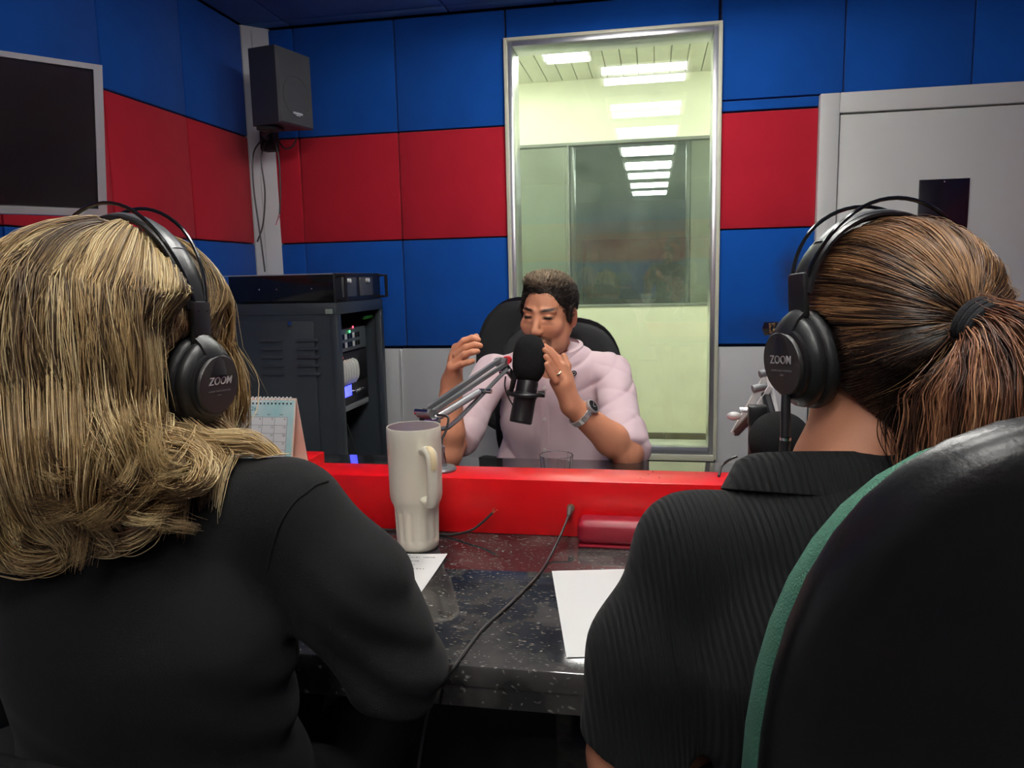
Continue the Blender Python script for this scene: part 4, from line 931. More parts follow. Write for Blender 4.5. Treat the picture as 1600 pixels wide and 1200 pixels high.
B.cone(shR-np.array([0, 0, .015]), elR, .038, .042, .02).cone(shL-np.array([0, 0, .015]), elL, .038, .042, .02)
for el, wr in ((elL, wrL), (elR, wrR)):
    md = lerp(el, wr, .3); B.cone(el, md, .038, .044, .015).cone(md, wr, .044, .028, .015)
# left hand (right in the picture): flat, fingers together towards the mouth
P_ = lambda x, y, t: at(x, y, t)
B.cone(wrL, P_(880, 600, 1.975), .025, .022, .012).cone(wrL, P_(868, 596, 1.96), .022, .016, .012).cone(wrL, P_(886, 588, 1.99), .022, .017, .012).cone(P_(880, 600, 1.975), P_(878, 575, 1.98), .020, .017, .012)
finger(B, [P_(884, 578, 1.99), P_(872, 560, 1.99), P_(860, 548, 1.985), P_(851, 541, 1.98)], .0105, .0078)
finger(B, [P_(880, 584, 1.97), P_(869, 566, 1.965), P_(859, 554, 1.96), P_(851, 547, 1.955)], .0105, .0078)
finger(B, [P_(874, 590, 1.955), P_(866, 577, 1.945), P_(859, 566, 1.94), P_(853, 557, 1.935)], .0100, .0076)
finger(B, [P_(868, 596, 1.945), P_(861, 585, 1.935), P_(857, 577, 1.93), P_(854, 569, 1.925)], .0092, .0070)
finger(B, [P_(886, 592, 2.005), P_(886, 572, 2.03), P_(881, 556, 2.04)], .012, .009, .008)
# right hand (left in the picture): raised, fingers curling to the right
B.cone(wrR, P_(713, 562, 2.03), .025, .021, .012).cone(wrR, P_(708, 574, 2.00), .024, .019, .012).cone(P_(713, 562, 2.03), P_(714, 545, 2.03), .020, .016, .012)
finger(B, [P_(713, 545, 2.02), P_(725, 533, 2.01), P_(738, 528, 2.01), P_(747, 531, 2.01)], .0105, .0082)
finger(B, [P_(713, 555, 2.005), P_(728, 543, 1.99), P_(741, 539, 1.985), P_(750, 540, 1.99)], .0105, .0080)
finger(B, [P_(712, 565, 1.99), P_(726, 554, 1.975), P_(738, 550, 1.97), P_(746, 549, 1.975)], .0100, .0078)
finger(B, [P_(711, 575, 1.985), P_(722, 569, 1.97), P_(732, 566, 1.965), P_(739, 564, 1.97)], .0092, .0072)
finger(B, [P_(716, 570, 2.05), P_(728, 552, 2.07), P_(738, 534, 2.06), P_(744, 526, 2.05)], .0125, .009, .008)
V, F = B.mesh(.0032); V = smooth_verts(V, F, 1)
L = (V-hcm)@Rm/ms
sk = np.array(srgb(216, 148, 114)); C = sub_col(sk, len(V))
C *= (1+.10*vnoise(V, 60))[:, None]
def paint(mask, col, a=1.): 
    w = (np.clip(mask, 0, 1)*a)[:, None]; C[:] = C*(1-w)+np.array(col)*w
hd_ = np.linalg.norm(L, axis=1) < .2; r_, f_, u_ = L.T
bump_ = lambda x, c, w: np.clip(1.3-1.3*np.abs((x-c)/w)**2, 0, 1)
front = hd_ & (f_ > .03)
br = front*bump_(np.abs(r_), .031, .024)*bump_(u_-.004*np.abs(r_)/.03, .024, .0055); paint(br, srgb(34, 24, 20), 1.)
paint(front*bump_(np.abs(r_), .031, .0185)*bump_(u_, .0055, .0058), srgb(24, 15, 13), 1.)
paint(front*bump_(np.abs(r_), .031, .020)*bump_(u_, -.010, .006), srgb(140, 82, 64), .5)
paint(front*bump_(r_, 0, .032)*bump_(u_+.12*np.abs(r_), -.052, .0075), srgb(48, 36, 32), .92)   # moustache
paint(front*np.clip(bump_(np.abs(r_), .030, .008)*bump_(u_, -.072, .022), 0, 1), srgb(58, 44, 38), .75)
paint(front*bump_(r_, 0, .028)*bump_(u_, -.094, .017), srgb(66, 50, 44), .75)
paint(front*bump_(r_, 0, .019)*bump_(u_, -.0685, .006), srgb(150, 78, 70), .9)
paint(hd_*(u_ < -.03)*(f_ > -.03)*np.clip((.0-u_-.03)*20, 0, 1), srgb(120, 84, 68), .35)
paint(hd_*(np.abs(r_) > .066)*(f_ < .01)*bump_(u_, 0, .05), srgb(196, 112, 86), .6)
np_mesh('body', V, F, M_skin, man, C)
# shirt
M_shirt = mat('pink_cotton', srgb(228, 200, 206), .8, bump=.25, bscale=900, sheen=.2)
S = SDF(); S.cone((-.315, 2.395, .925), (-.315, 2.415, .60), .125, .135, .04, ((1, 0, 0), 1.34)).cone((-.315, 2.415, .62), (-.315, 2.45, .48), .135, .135, .04, ((1, 0, 0), 1.4))
S.cone(shR-np.array([-.02, 0, .012]), shL-np.array([.02, 0, .012]), .054, .054, .04).cone((-.315, 2.385, .985), (-.315, 2.39, .94), .060, .095, .03, ((1, 0, 0), 1.2))
for sh, el, f in ((shR, elR, .80), (shL, elL, .93)):
    e1 = lerp(sh, el, f); S.cone(sh-np.array([0, 0, .012]), e1, .060, .060, .03); S.cone(lerp(sh, el, f-.16), e1, .0655, .0655, .006)
S.sub(hcm+np.array([0, -.02, -.10]), (.062, .075, .085), None, .01)
for sh, el, f in ((shR, elR, .80), (shL, elL, .93)):
    d = el-sh; d = d/np.linalg.norm(d); p = lerp(sh, el, f)+d*.035
    cut = (p, d); S._push(lambda P, p=p, d=d, el=el: np.maximum(-((P-p)@d), np.linalg.norm(P-el, axis=-1)-.11), el-.12, el+.12, .006, 's')
def shirt_disp(P):
    cr = lambda q: (1-np.abs(np.sin(q)))**2.5; sx = np.abs(P[:, 0]+.315); w = .004*vnoise(P, 30)+.0065*cr((P[:, 2]*1.0-sx*.9)*30+1.6*vnoise(P, 12))*np.clip(vnoise(P, 10, 1.)*1.2+.5, 0, 1)+.006*cr((P[:, 2]*.9+sx*.7+P[:, 1]*.6)*40+2.6*vnoise(P, 15))*np.clip((sx-.13)*12, 0, 1)*np.clip(vnoise(P, 13, 2.)+.6, 0, 1)
    return w
V, F = S.mesh(.0042, shirt_disp); V = smooth_verts(V, F, 1)
np_mesh('shirt', V, F, M_shirt, man)
# placket, buttons, collar, badge
pp = [S.hit(851, y, ) for y in (606, 630, 655, 680, 703, 722)]
MB().tube([p+np.array([0, -.0005, 0]) for p in pp], .0016, 6, flat=((1, 0, 0), 9)).build('placket', M_shirt, man)
for y in (606, 655, 703): p = S.hit(851, y); MB().cyl(p+np.array([0, .002, 0]), p+np.array([0, -.0045, 0]), .0055, n=12).build('button', mat('button_pearl', srgb(236, 226, 220), .3), man)
nk = np.array([-.313, 2.345, 1.018])
def collar(q):
    V = []; n = 16
    for i in range(n+1):
        a = math.pi*(i/n)*.94; r = .074+.008*math.sin(a)
        c0 = nk+np.array([q*r*math.sin(a)*1.04, .03+r*math.cos(a), .028-.055*(i/n)**1.6]); o = np.array([q*math.sin(a), math.cos(a), 0])
        dn = .042+.036*(i/n)**3
        V.append((c0+np.array([0, 0, .012]), c0+o*.012+np.array([0, 0, .008]), c0+o*.020+np.array([q*.012*(i/n)**2, 0, -dn])))
    vv = []; ff = []
    for a, b, c in V: vv += [a, b, c, c+np.array([0, .004, -.001]), a+np.array([0, .002, -.004])]
    for i in range(n):
        for k in range(4): ff.append((i*5+k, (i+1)*5+k, (i+1)*5+k+1, i*5+k+1))
    ff += [tuple(range(5)), tuple(n*5+k for k in range(5))]
    return MB().add(vv, ff)
for q in (-1, 1): collar(q).build('collar', M_shirt, man, sharp=50)
p = S.hit(897, 583); bd = MB().cyl(p, p+np.array([0, -.006, 0]), .0085, n=20).build('lapel_badge', M_blk, man)
MB().tube([p+np.array([.0045*math.cos(a), -.0062, .0045*math.sin(a)]) for a in np.linspace(0, 2*math.pi, 17)[:-1]], .0008, 5, closed=True).build('badge_ring', M_lampw, bd)
# trousers and shoes
Tr = SDF()
for q in (-1, 1):
    hip = np.array([-.315+q*.09, 2.45, .535]); kn = np.array([-.315+q*.13, 2.03, .525]); an = np.array([-.315+q*.13, 2.10, .09])
    Tr.cone(hip, kn, .09, .068, .03).cone(kn, an, .064, .05, .02)
Tr.cone((-.40, 2.46, .55), (-.23, 2.46, .55), .10, .10, .03); V, F = Tr.mesh(.009); M_jean = mat('dark_denim', srgb(38, 44, 62), .85, bump=.3, bscale=600)
np_mesh('trousers', V, F, M_jean, man)
def shoes(par, ax, ay, sep, fwd):
    for q in (-1, 1):
        c = np.array([ax+q*sep, ay, .045]); f = np.array([0, fwd, 0.]); s = SDF(); s.cone(c-f*.03, c+f*.10+np.array([0, 0, -.008]), .042, .034, .03).cone(c-f*.03, c-f*.03+np.array([0, 0, .06]), .04, .042, .02).plane((0, 0, .004), (0, 0, -1))
        V, F = s.mesh(.007); np_mesh('shoe', V, F, M_blkm, par)
shoes(man, -.315, 2.09, .13, -1)
# short hair: a shell plus fine strands
M_hair = mat('hair', (.2, .15, .1), .6, attr='Col', spec=.25)
gm_ = lambda r, f, u: hcm+Rm@(np.array([r, f, u])*ms)
Hs = SDF(); Hs.ell(gm_(0, -.016, .050), np.array([.0785, .097, .083])*ms, Rm, .01); Hs.ell(gm_(.01, .030, .105), np.array([.052, .045, .028])*ms, Rm, .02); Hs.cone(gm_(-.074, .016, .03), gm_(-.073, .020, -.01), .010*ms, .005*ms, .01); Hs.cone(gm_(.074, .016, .03), gm_(.073, .020, -.01), .010*ms, .005*ms, .01)
Hs.sub(gm_(-.022, .112, .022), np.array([.044, .075, .062])*ms, Rm, .006); Hs.sub(gm_(.022, .112, .022), np.array([.044, .075, .062])*ms, Rm, .006); Hs.sub(gm_(0, .0, -.075), np.array([.15, .15, .070])*ms, Rm, .01)
for q in (-1, 1): Hs.sub(gm_(q*.085, -.010, -.008), np.array([.02, .022, .034])*ms, Rm, .006)
V, F = Hs.mesh(.0032); L = (V-hcm)@Rm/ms
grey = np.clip((L[:, 2]-.085)*16, 0, 1); Ch = (1-grey[:, None])*np.array(srgb(46, 38, 33))+grey[:, None]*np.array(srgb(150, 130, 106)); Ch *= (1+.35*vnoise(V, 210))[:, None]
hair_m = np_mesh('hair', V, F, M_hair, man, Ch)
pick = rng.choice(len(V), 5200); root = V[pick]; nr = Hs.grad(root); flow = (Rm@np.array([.25, -.8, .25]))[None]-nr*((nr@(Rm@np.array([.25, -.8, .25])))[:, None]); K = 5
tt = np.linspace(0, 1, K)[None, :, None]; Ln = rng.uniform(.010, .024, (len(root), 1, 1))
paths = root[:, None]+flow[:, None]*Ln*tt+nr[:, None]*(.0005+.0055*np.sin(tt*2.6)*rng.uniform(.3, 1, (len(root), 1, 1)))
strands('hair_strands', paths, .0009, Ch[pick][:, None]*rng.uniform(.45, 1.7, (len(root), 1, 1)), M_hair, hair_m)
# wristwatch and ring
wt = lerp(wrL, elL, .17); wd = (elL-wrL)/np.linalg.norm(elL-wrL)
out = -ray(920, 655); out = out-wd*(out@wd); out /= np.linalg.norm(out); sdx = np.cross(wd, out)
watch = thing('wristwatch', 'steel wristwatch with a black dial on the man\'s wrist', 'watch', tuple(wt))
outw = out*.55+sdx*np.sign((sdx@CR))*.84; outw /= np.linalg.norm(outw)
n_ = 22; M_watch = mat('watch_steel', (.62, .61, .59), .32, metal=.55)
for i in range(n_):
    a = 2*math.pi*i/n_; e1 = outw; e2 = np.cross(wd, outw); p = wt+(e1*math.cos(a)+e2*math.sin(a))*.0355
    nrm = Vector(e1*math.cos(a)+e2*math.sin(a)); tg = Vector(wd); MB().box(p, (.0095, .017, .004), frame3(nrm.cross(tg) if False else tg.cross(nrm), tg, nrm), .001, 1).build('strap_link', M_watch, watch)
MW = frame3(Vector(np.cross(wd, outw)), Vector(wd), Vector(outw))
MB().lathe([(.0001, 0), (.018, 0), (.020, .004), (.020, .009), (.0165, .011), (.0165, .0085), (.0001, .0085)], 28, MW, tuple(wt+outw*.034)).build('watch_case', M_watch, watch)
dl_ = MB().lathe([(.0001, 0), (.0162, 0), (.0162, .001), (.0001, .001)], 24, MW, tuple(wt+outw*.0432)).build('dial', M_blkg, watch)
MB().box(wt+outw*.0446+np.array([0, 0, .004]), (.001, .001, .011), None).build('watch_hand', M_lampw, dl_); MB().box(wt+outw*.0446+wd*.003, (.008, .001, .001), None).build('watch_hand', M_lampw, dl_)
rp = lerp(P_(874, 590, 1.955), P_(866, 577, 1.945), .5); rd = P_(866, 577, 1.945)-P_(874, 590, 1.955); rd /= np.linalg.norm(rd); e1 = np.cross(rd, [0, 1, 0]); e1 /= np.linalg.norm(e1); e2 = np.cross(rd, e1)
ring = MB().tube([rp+(e1*math.cos(a)+e2*math.sin(a))*.0112 for a in np.linspace(0, 2*math.pi, 21)[:-1]], .0022, 6, closed=True).build('finger_ring', mat('gold', (.75, .6, .35), .25, metal=1)); tag(ring, 'metal ring on the man\'s raised hand beside the microphone', 'ring')
# ------------------------------------------------------------------ the blonde woman
M_knit = mat('black_jersey', (.0085, .0085, .009), .85, bump=.35, bscale=700, sheen=.04, spec=.18)
bl = thing('person', 'blonde woman in a black top wearing headphones, seen from behind', 'person', (-.56, .78, 0))
hcb = np.array([-.585, .766, 1.168]); Rb = basis(-.12, .05, 0.)
nb = np.array([-.575, .735, 1.04])
bR = at(462, 812, .86); bL = np.array([-.745, .70, .985]); eR = at(615, 1040, .86); wR_ = np.array([-.43, 1.05, .79]); eL = np.array([-.86, .80, .73]); wL_ = np.array([-.72, 1.05, .79])
B = SDF(); add_head(B, hcb, Rb, 1.0, nb, .9)
B.cone(nb, (-.565, .74, .93), .055, .06, .03).cone((-.565, .74, .93), (-.56, .74, .58), .075, .10, .03, ((1, 0, 0), 1.4)).cone(bR, bL, .045, .045, .03)
B.cone(bR, eR, .045, .04, .02).cone(eR, wR_, .038, .026, .02).cone(bL, eL, .045, .04, .02).cone(eL, wL_, .038, .026, .02)
add_hand(B, wR_, (-.25, 1, -.1), (-1, -.2, 0), (0, 0, 1), .95); add_hand(B, wL_, (.25, 1, -.1), (1, -.2, 0), (0, 0, 1), .95)
for q in (-1, 1): B.cone((-.56+q*.09, .76, .53), (-.56+q*.10, 1.20, .50), .075, .055, .03).cone((-.56+q*.10, 1.20, .50), (-.56+q*.10, 1.17, .09), .05, .035, .02)
V, F = B.mesh(.0045); V = smooth_verts(V, F, 1)
np_mesh('body', V, F, M_skin, bl, sub_col(srgb(206, 150, 124), len(V)))
SB = SDF(); SB.cone((-.570, .735, .955), (-.565, .725, .86), .080, .108, .05, ((1, 0, 0), 1.45)).cone((-.565, .725, .86), (-.56, .74, .58), .110, .120, .05, ((1, 0, 0), 1.42))
SB.cone((-.565, .728, 1.005), bR+np.array([-.02, 0, .012]), .060, .056, .04).cone((-.565, .728, 1.005), bL, .060, .056, .04)
SB.chain([bR, lerp(bR, eR, .5)+np.array([.012, 0, .006]), eR], [.060, .062, .056], .03).cone(eR, lerp(eR, wR_, .92), .054, .036, .02)
SB.chain([bL, eL], [.060, .054], .03).cone(eL, lerp(eL, wL_, .92), .054, .036, .02)
SB.cone((-.56, .75, .62), (-.56, .77, .50), .125, .13, .04, ((1, 0, 0), 1.4))
def bl_disp(P):
    wr = np.clip((.86-P[:, 2])*6, 0, 1)
    el = np.exp(-((P-eR)**2).sum(1)/.012)
    return .0022*vnoise(P, 30)+.004*wr*np.sin(P[:, 2]*70+P[:, 0]*34+3*vnoise(P, 9))*np.clip(vnoise(P, 8, .7)+.5, 0, 1)+.005*el*np.sin((P[:, 2]+P[:, 0]*.8)*120+2*vnoise(P, 12))
V, F = SB.mesh(.0048, bl_disp); V = smooth_verts(V, F, 2); top_b = np_mesh('top', V, F, M_knit, bl)
sm = [SB.hit(x, y) for x, y in ((512, 752), (494, 757), (480, 768), (462, 782), (440, 812), (428, 845), (420, 880), (414, 920), (412, 960))]
MB().tube(spline(sm, 4), .0016, 6).build('seam', M_knit, top_b)
Tr = SDF()
for q in (-1, 1): Tr.cone((-.56+q*.09, .76, .535), (-.56+q*.10, 1.20, .505), .09, .068, .03).cone((-.56+q*.10, 1.20, .505), (-.56+q*.10, 1.17, .09), .062, .05, .02)
V, F = Tr.mesh(.01); np_mesh('trousers', V, F, M_blkm, bl); shoes(bl, -.56, 1.18, .10, 1)
# hair: scalp shell and strands gathered in locks
gb = lambda r, f, u: hcb+Rb@np.array([r, f, u])
Hs = SDF(); Hs.ell(gb(0, -.014, .048), (.079, .100, .088), Rb, .02)
Hs.cone(gb(-.01, -.055, .03), gb(-.01, -.085, -.10), .066, .056, .05, (Rb[:, 0], 1.3)); Hs.cone(gb(-.01, -.085, -.09), gb(-.02, -.095, -.135), .046, .026, .04, (Rb[:, 0], 1.8))
for q in (-1, 1): Hs.cone(gb(q*.066, .02, .02), gb(q*.070, .015, -.09), .016, .010, .02)
Hs.sub(gb(0, .14, -.04), (.068, .10, .115), Rb, .02); V, F = Hs.mesh(.005); V = smooth_verts(V, F, 2)
M_hairb = mat('blonde_hair', (.4, .3, .16), .36, attr='Col', spec=.5)
hb = np_mesh('hair', V, F, M_hairb, bl, sub_col(srgb(92, 70, 46), len(V)))
def unit(v): return v/np.maximum(np.linalg.norm(v, axis=-1, keepdims=True), 1e-9)
def cup_clear(P, hc, R, rad, drop, rr=.052):
    L = (P-hc)@R
    for q in (-1, 1):
        d2 = (L[..., 1]-.004)**2+(L[..., 2]+.012-drop)**2; lim = rad-.022+.006*rng.random(L.shape[:-1])
        m = (d2 < rr*rr) & (L[..., 0]*q > lim); L[..., 0] = np.where(m, q*lim, L[..., 0])
    return hc+L@R.T
def band_clear(P, hc, R, rad, top):
    L = (P-hc)@R; e = np.sqrt((L[..., 0]/(rad-.005))**2+((L[..., 2]-.035)/(top-.014-.035))**2); w = np.clip((.040-np.abs(L[..., 1]))/.014, 0, 1)
    m = (e > 1) & (L[..., 2] > .03); k = np.where(m, 1+(1/np.maximum(e, 1)-1)*w, 1); L[..., 0] *= k; L[..., 2] = .035+(L[..., 2]-.035)*k
    return hc+L@R.T
def push_out(P, S, gap):
    for _ in range(3):
        d = S(P); m = d < gap
        if not m.any(): break
        q = P[m]; gp_ = np.broadcast_to(gap, d.shape)[m]; P[m] = q+S.grad(q)*np.clip(gp_-d[m], 0, .05)[:, None]
    return P
HPB = dict(rad=.098, top=.162, drop=-.012)
NL = 210; per = 44; K = 34
phi = rng.uniform(0, 2*math.pi, NL*3); th0 = np.arccos(1-rng.random(NL*3)*.85)
pole = unit(np.array([.06, .34, 1.])); ex = np.array([1., 0, 0]); ey = np.cross(pole, ex)
def scalp(ph, th): t = ex*np.cos(ph)[..., None]+ey*np.sin(ph)[..., None]; return pole*np.cos(th)[..., None]+t*np.sin(th)[..., None]
d0 = scalp(phi, th0); ok = ~((d0[:, 1] > .45) & (d0[:, 2] < .72)); phi, th0 = phi[ok][:NL], th0[ok][:NL]; NL = len(phi)
lockt = np.clip(rng.normal(.47, .40, NL), 0, 1); sgn = np.where(rng.random(NL) < .8, 1., -1.)
bmax = rng.uniform(1.4, 3.6, NL)*np.where(rng.random(NL) < .8, 1, .3); wph = rng.uniform(0, 6.28, NL); wam = rng.uniform(.05, .28, NL); lift0 = rng.uniform(0, .022, NL)
zend = rng.uniform(1.03, 1.075, NL)
A = np.array([.086, .103, .096]); ec = np.array([0, -.012, .050]); KH = 13; KF = K-KH
def hair_paths(ph, th, L):
    """strand paths over the scalp and down, L = parameters of the lock each one belongs to"""
    n = len(ph); ths = th[:, None]+(1.62-th)[:, None]*np.linspace(0, 1, KH)[None]; dd = scalp(np.repeat(ph[:, None], KH, 1), ths)
    lift = L['lift'][:, None]*np.clip(np.linspace(.15, 1.3, KH), 0, 1)[None]+.030*np.clip(ths-.75, 0, 1)**1.5*np.clip(1.2-dd[..., 1]*2, .25, 1)
    hp = hcb+(ec+dd*(A+lift[..., None]))@Rb.T
    ol = dd[:, -1].copy(); ol[:, 2] = 0; ol = unit(ol); o = ol@Rb.T; isf = ol[:, 1] > .25; side = ol[:, 0] > .55
    lat = np.cross(np.array([0, 0, 1.]), o); lat *= np.sign(lat[:, :1]+1e-6)
    ze = np.where(isf, 1.09, np.where(side, np.maximum(L['ze'], 1.045), L['ze'])); Lf = np.maximum(hp[:, -1, 2]-ze, .04)*1.32; ds = Lf/KF; p = hp[:, -1].copy(); out = []
    cd_ = unit(lat*L['sgn'][:, None]+o*.25); cd_ = np.where(side[:, None], unit(np.array([-.3, -1., 0])+o*.5), cd_)
    for k in range(KF):
        s = (k+1)/KF; be = L['wam']*np.sin(6.*s+L['wph'])*min(1, s*2)+L['bmax']*np.clip((s-.50)/.50, 0, 1)**1.3*np.where(isf, .3, 1)
        ou = .45*math.exp(-s*5)-.36*math.exp(-((s-.42)/.16)**2)*np.where(isf, 0, 1)
        d = np.array([0, 0, -1.])*np.cos(be)[:, None]+cd_*np.sin(be)[:, None]+o*np.reshape(ou, (-1, 1)); p = p+unit(d)*ds[:, None]; out.append(p.copy())
    return np.concatenate([hp, np.stack(out, 1)], 1)
LK = dict(lift=lift0, sgn=sgn, wam=wam, wph=wph, bmax=bmax, ze=zend)
n = NL*per; li = np.repeat(np.arange(NL), per)
ph = phi[li]+rng.normal(0, .085, n); th = np.clip(th0[li]+rng.normal(0, .09, n), 0.01, 1.5)
LS = {k: v[li] for k, v in LK.items()}; LS['lift'] = LS['lift']+rng.uniform(0, .005, n); LS['bmax'] = LS['bmax']*rng.normal(1, .07, n); LS['ze'] = LS['ze']+rng.normal(0, .007, n)
own = hair_paths(ph, th, LS); lock = hair_paths(phi, th0, LK)[li]
w = np.clip((np.arange(K)-KH+5)/12, 0, 1); w = (w*w*(3-2*w))[None, :, None]
cw = np.interp(np.arange(K), [0, KH, KH+8, K-6, K-1], [.0, .006, .0075, .0060, .0035])[None, :, None]
PB = own*(1-w*.88)+(lock+rng.normal(0, 1, (n, 1, 3))*cw)*w*.88
PB = PB+(.0012*np.linspace(0, 1, K)**1.5*np.sin(np.linspace(0, 22, K)[None, :]+rng.uniform(0, 6.28, (n, 1))))[..., None]*np.array([.8, .3, .2])
sh_ = PB.shape; Q = PB.reshape(-1, 3); Q = push_out(Q, SB, np.repeat(rng.uniform(.002, .016, n), K)); Q = push_out(Q, Hs, .001); PB = Q.reshape(sh_)
L_ = (PB-hcb)@Rb; w_ = np.clip((.085-np.abs(L_[..., 2]+.015))/.03, 0, 1)*np.clip((L_[..., 1]+.11)/.02, 0, 1); lim = .086+.35*np.clip(-L_[..., 1]-.045, 0, 1)+np.clip(L_[..., 1]-.05, 0, 1)*.8
L_[..., 0] = np.where(L_[..., 0] > lim, lim+(L_[..., 0]-lim)*(1-.9*w_), L_[..., 0]); PB = hcb+L_@Rb.T
PB = band_clear(cup_clear(PB, hcb, Rb, HPB['rad'], HPB['drop'], .056), hcb, Rb, HPB['rad'], HPB['top'])
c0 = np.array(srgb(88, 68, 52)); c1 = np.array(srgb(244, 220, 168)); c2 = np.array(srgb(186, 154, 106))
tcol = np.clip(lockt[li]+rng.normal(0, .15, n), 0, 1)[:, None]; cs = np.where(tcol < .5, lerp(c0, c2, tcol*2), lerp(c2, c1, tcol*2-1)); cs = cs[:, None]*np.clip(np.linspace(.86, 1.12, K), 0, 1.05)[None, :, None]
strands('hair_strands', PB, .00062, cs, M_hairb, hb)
# the lock that falls forward over her right shoulder, and a few flyaways
cen = np.array(spline([at(290, 664, .82), at(318, 688, .825), at(352, 692, .835), at(390, 693, .85), at(420, 709, .86), at(438, 725, .865), at(446, 735, .865)], 5)); n3 = 150
off = rng.normal(0, 1, (n3, 1, 3))*np.array([.004, .006, .0045])*np.interp(np.linspace(0, 1, len(cen)), [0, .4, .75, 1], [1.1, 1.5, .9, .25])[None, :, None]
PB2 = cen[None]+off; Q = push_out(PB2.reshape(-1, 3), SB, .003); cs = lerp(c2, c1, rng.random((n3, 1, 1)))*np.ones((1, len(cen), 1)); strands('hair_strands', Q.reshape(PB2.shape), .00055, cs, M_hairb, hb)
heroes = [[(150, 600), (158, 650), (178, 700), (195, 752), (180, 796), (138, 818)], [(108, 640), (112, 700), (116, 760), (135, 816), (187, 840), (238, 818), (258, 786)], [(205, 660), (225, 690), (281, 703), (318, 726), (307, 757), (268, 772)],
  [(20, 640), (28, 720), (58, 808), (103, 838), (165, 838)], [(-30, 700), (-10, 800), (28, 862), (80, 874), (140, 850)], [(262, 650), (268, 700), (240, 745), (200, 785), (140, 818)], [(60, 620), (66, 700), (84, 780), (120, 846), (60, 880), (-10, 888)], [(210, 610), (214, 660), (232, 720), (262, 748), (300, 735)], [(-60, 640), (-50, 760), (-20, 850), (20, 892)], [(170, 640), (150, 720), (150, 790), (186, 846), (150, 866)]]
HB = SDF(); HB.P = Hs.P+SB.P
for hi_, pts in enumerate(heroes):
    cen = []
    pts = [(pts[0][0], 500), (pts[0][0], 560)]+pts[1:] if pts[0][1] < 660 and pts[0][0] < 160 else pts
    for j, (x, y) in enumerate(pts):
        h_ = HB.hit(x, y); d_ = unit(h_-CC); h_ = CC+d_*min(np.linalg.norm(h_-CC), .95); b_ = np.interp(y, [500, 600, 650, 700, 750, 800, 900], [.004, .018, .036, .046, .042, .028, .014])+.003*(hi_ % 3); cen.append(h_-d_*b_)
    cs_ = np.array(spline(cen, 7)); kk = len(cs_); nn_ = 240; tp0 = (rng.random((nn_, 1))*.34); tpar = tp0+(1-rng.random((nn_, 1))*.10-tp0)*np.linspace(0, 1, kk)[None]; cen = np.stack([np.interp(tpar, np.linspace(0, 1, kk), cs_[:, i_]) for i_ in range(3)], -1)
    off = rng.normal(0, 1, (nn_, 1, 3))*np.interp(np.linspace(0, 1, kk), [0, .3, .8, 1], [.010, .0085, .0055, .002])[None, :, None]+(.0016*np.sin(np.linspace(0, 9, kk)[None]+rng.uniform(0, 6.28, (nn_, 1))))[..., None]*np.array([.7, .3, .5])
    Q = push_out((cen+off).reshape(-1, 3), SB, .0025).reshape(nn_, kk, 3); Q = cup_clear(Q, hcb, Rb, HPB['rad'], HPB['drop'], .062); tt_ = np.clip(rng.normal(.62, .25, (nn_, 1, 1)), 0, 1); cs = np.where(tt_ < .5, lerp(c0, c2, tt_*2), lerp(c2, c1, tt_*2-1))*np.ones((1, kk, 1))
    strands('hair_lock', Q, .0006, cs, M_hairb, hb)
n4 = 240; pk = rng.choice(n, n4); fl = PB[pk][:, 3:22:2].copy(); K4 = fl.shape[1]; fl += unit(fl-hcb)*(np.linspace(0, 1, K4)**2)[None, :, None]*rng.uniform(.002, .026, (n4, 1, 1))+(rng.normal(0, .010, (n4, 1, 3))*np.linspace(0, 1, K4)[None, :, None]**2)
strands('flyaway_hair', cup_clear(fl, hcb, Rb, HPB['rad'], HPB['drop'], .06), .00028, c1*.9, M_hairb, hb)
headphones(hcb, Rb, 'black headphones worn by the blonde woman', 'headphones', 1, tip=.10, **HPB)
# ------------------------------------------------------------------ the dark-haired woman
def ribbed():
    m = mat('ribbed_black_knit', (.0080, .0085, .009), .85, sheen=.04, spec=.18); nt = m.node_tree; N = nt.nodes; L = nt.links; b = N['Principled BSDF']
    tc = N.new('ShaderNodeTexCoord'); mp = N.new('ShaderNodeMapping'); mp.inputs['Rotation'].default_value = (0, .10, -.2); L.new(tc.outputs['Object'], mp.inputs[0])
    wv = N.new('ShaderNodeTexWave'); wv.inputs['Scale'].default_value = 52; wv.inputs['Distortion'].default_value = .6; wv.inputs['Detail'].default_value = 1; wv.inputs['Detail Scale'].default_value = .4; L.new(mp.outputs[0], wv.inputs[0])
    bp = N.new('ShaderNodeBump'); bp.inputs['Strength'].default_value = .8; bp.inputs['Distance'].default_value = .0018; L.new(wv.outputs[1], bp.inputs['Height']); L.new(bp.outputs[0], b.inputs['Normal']); return m
M_rib = ribbed()
bn = thing('person', 'dark-haired woman with a ponytail in a black ribbed top, seen from behind', 'person', (.22, .80, 0))
hcd = np.array([.236, .852, 1.176]); Rd = basis(.42, .08, 0.)
nd = at(1330, 735, .80); dLs = at(1085, 862, .825); dRs = np.array([.385, .785, .985]); dLe = at(985, 1180, .835); dRe = np.array([.44, .82, .72]); dLw = np.array([.10, 1.0, .63]); dRw = np.array([.30, 1.02, .63])
tor = np.array([.205, .795, .93]); hipd = np.array([.24, .80, .56])
B = SDF(); add_head(B, hcd, Rd, .93, nd, .9)
B.cone(nd, tor, .055, .06, .03).cone(tor, hipd, .075, .10, .03, ((1, 0, 0), 1.4)).cone(dLs, dRs, .045, .045, .03)
B.cone(dLs, dLe, .045, .046, .02).cone(dLe, dLw, .042, .026, .02).cone(dRs, dRe, .045, .042, .02).cone(dRe, dRw, .038, .026, .02)
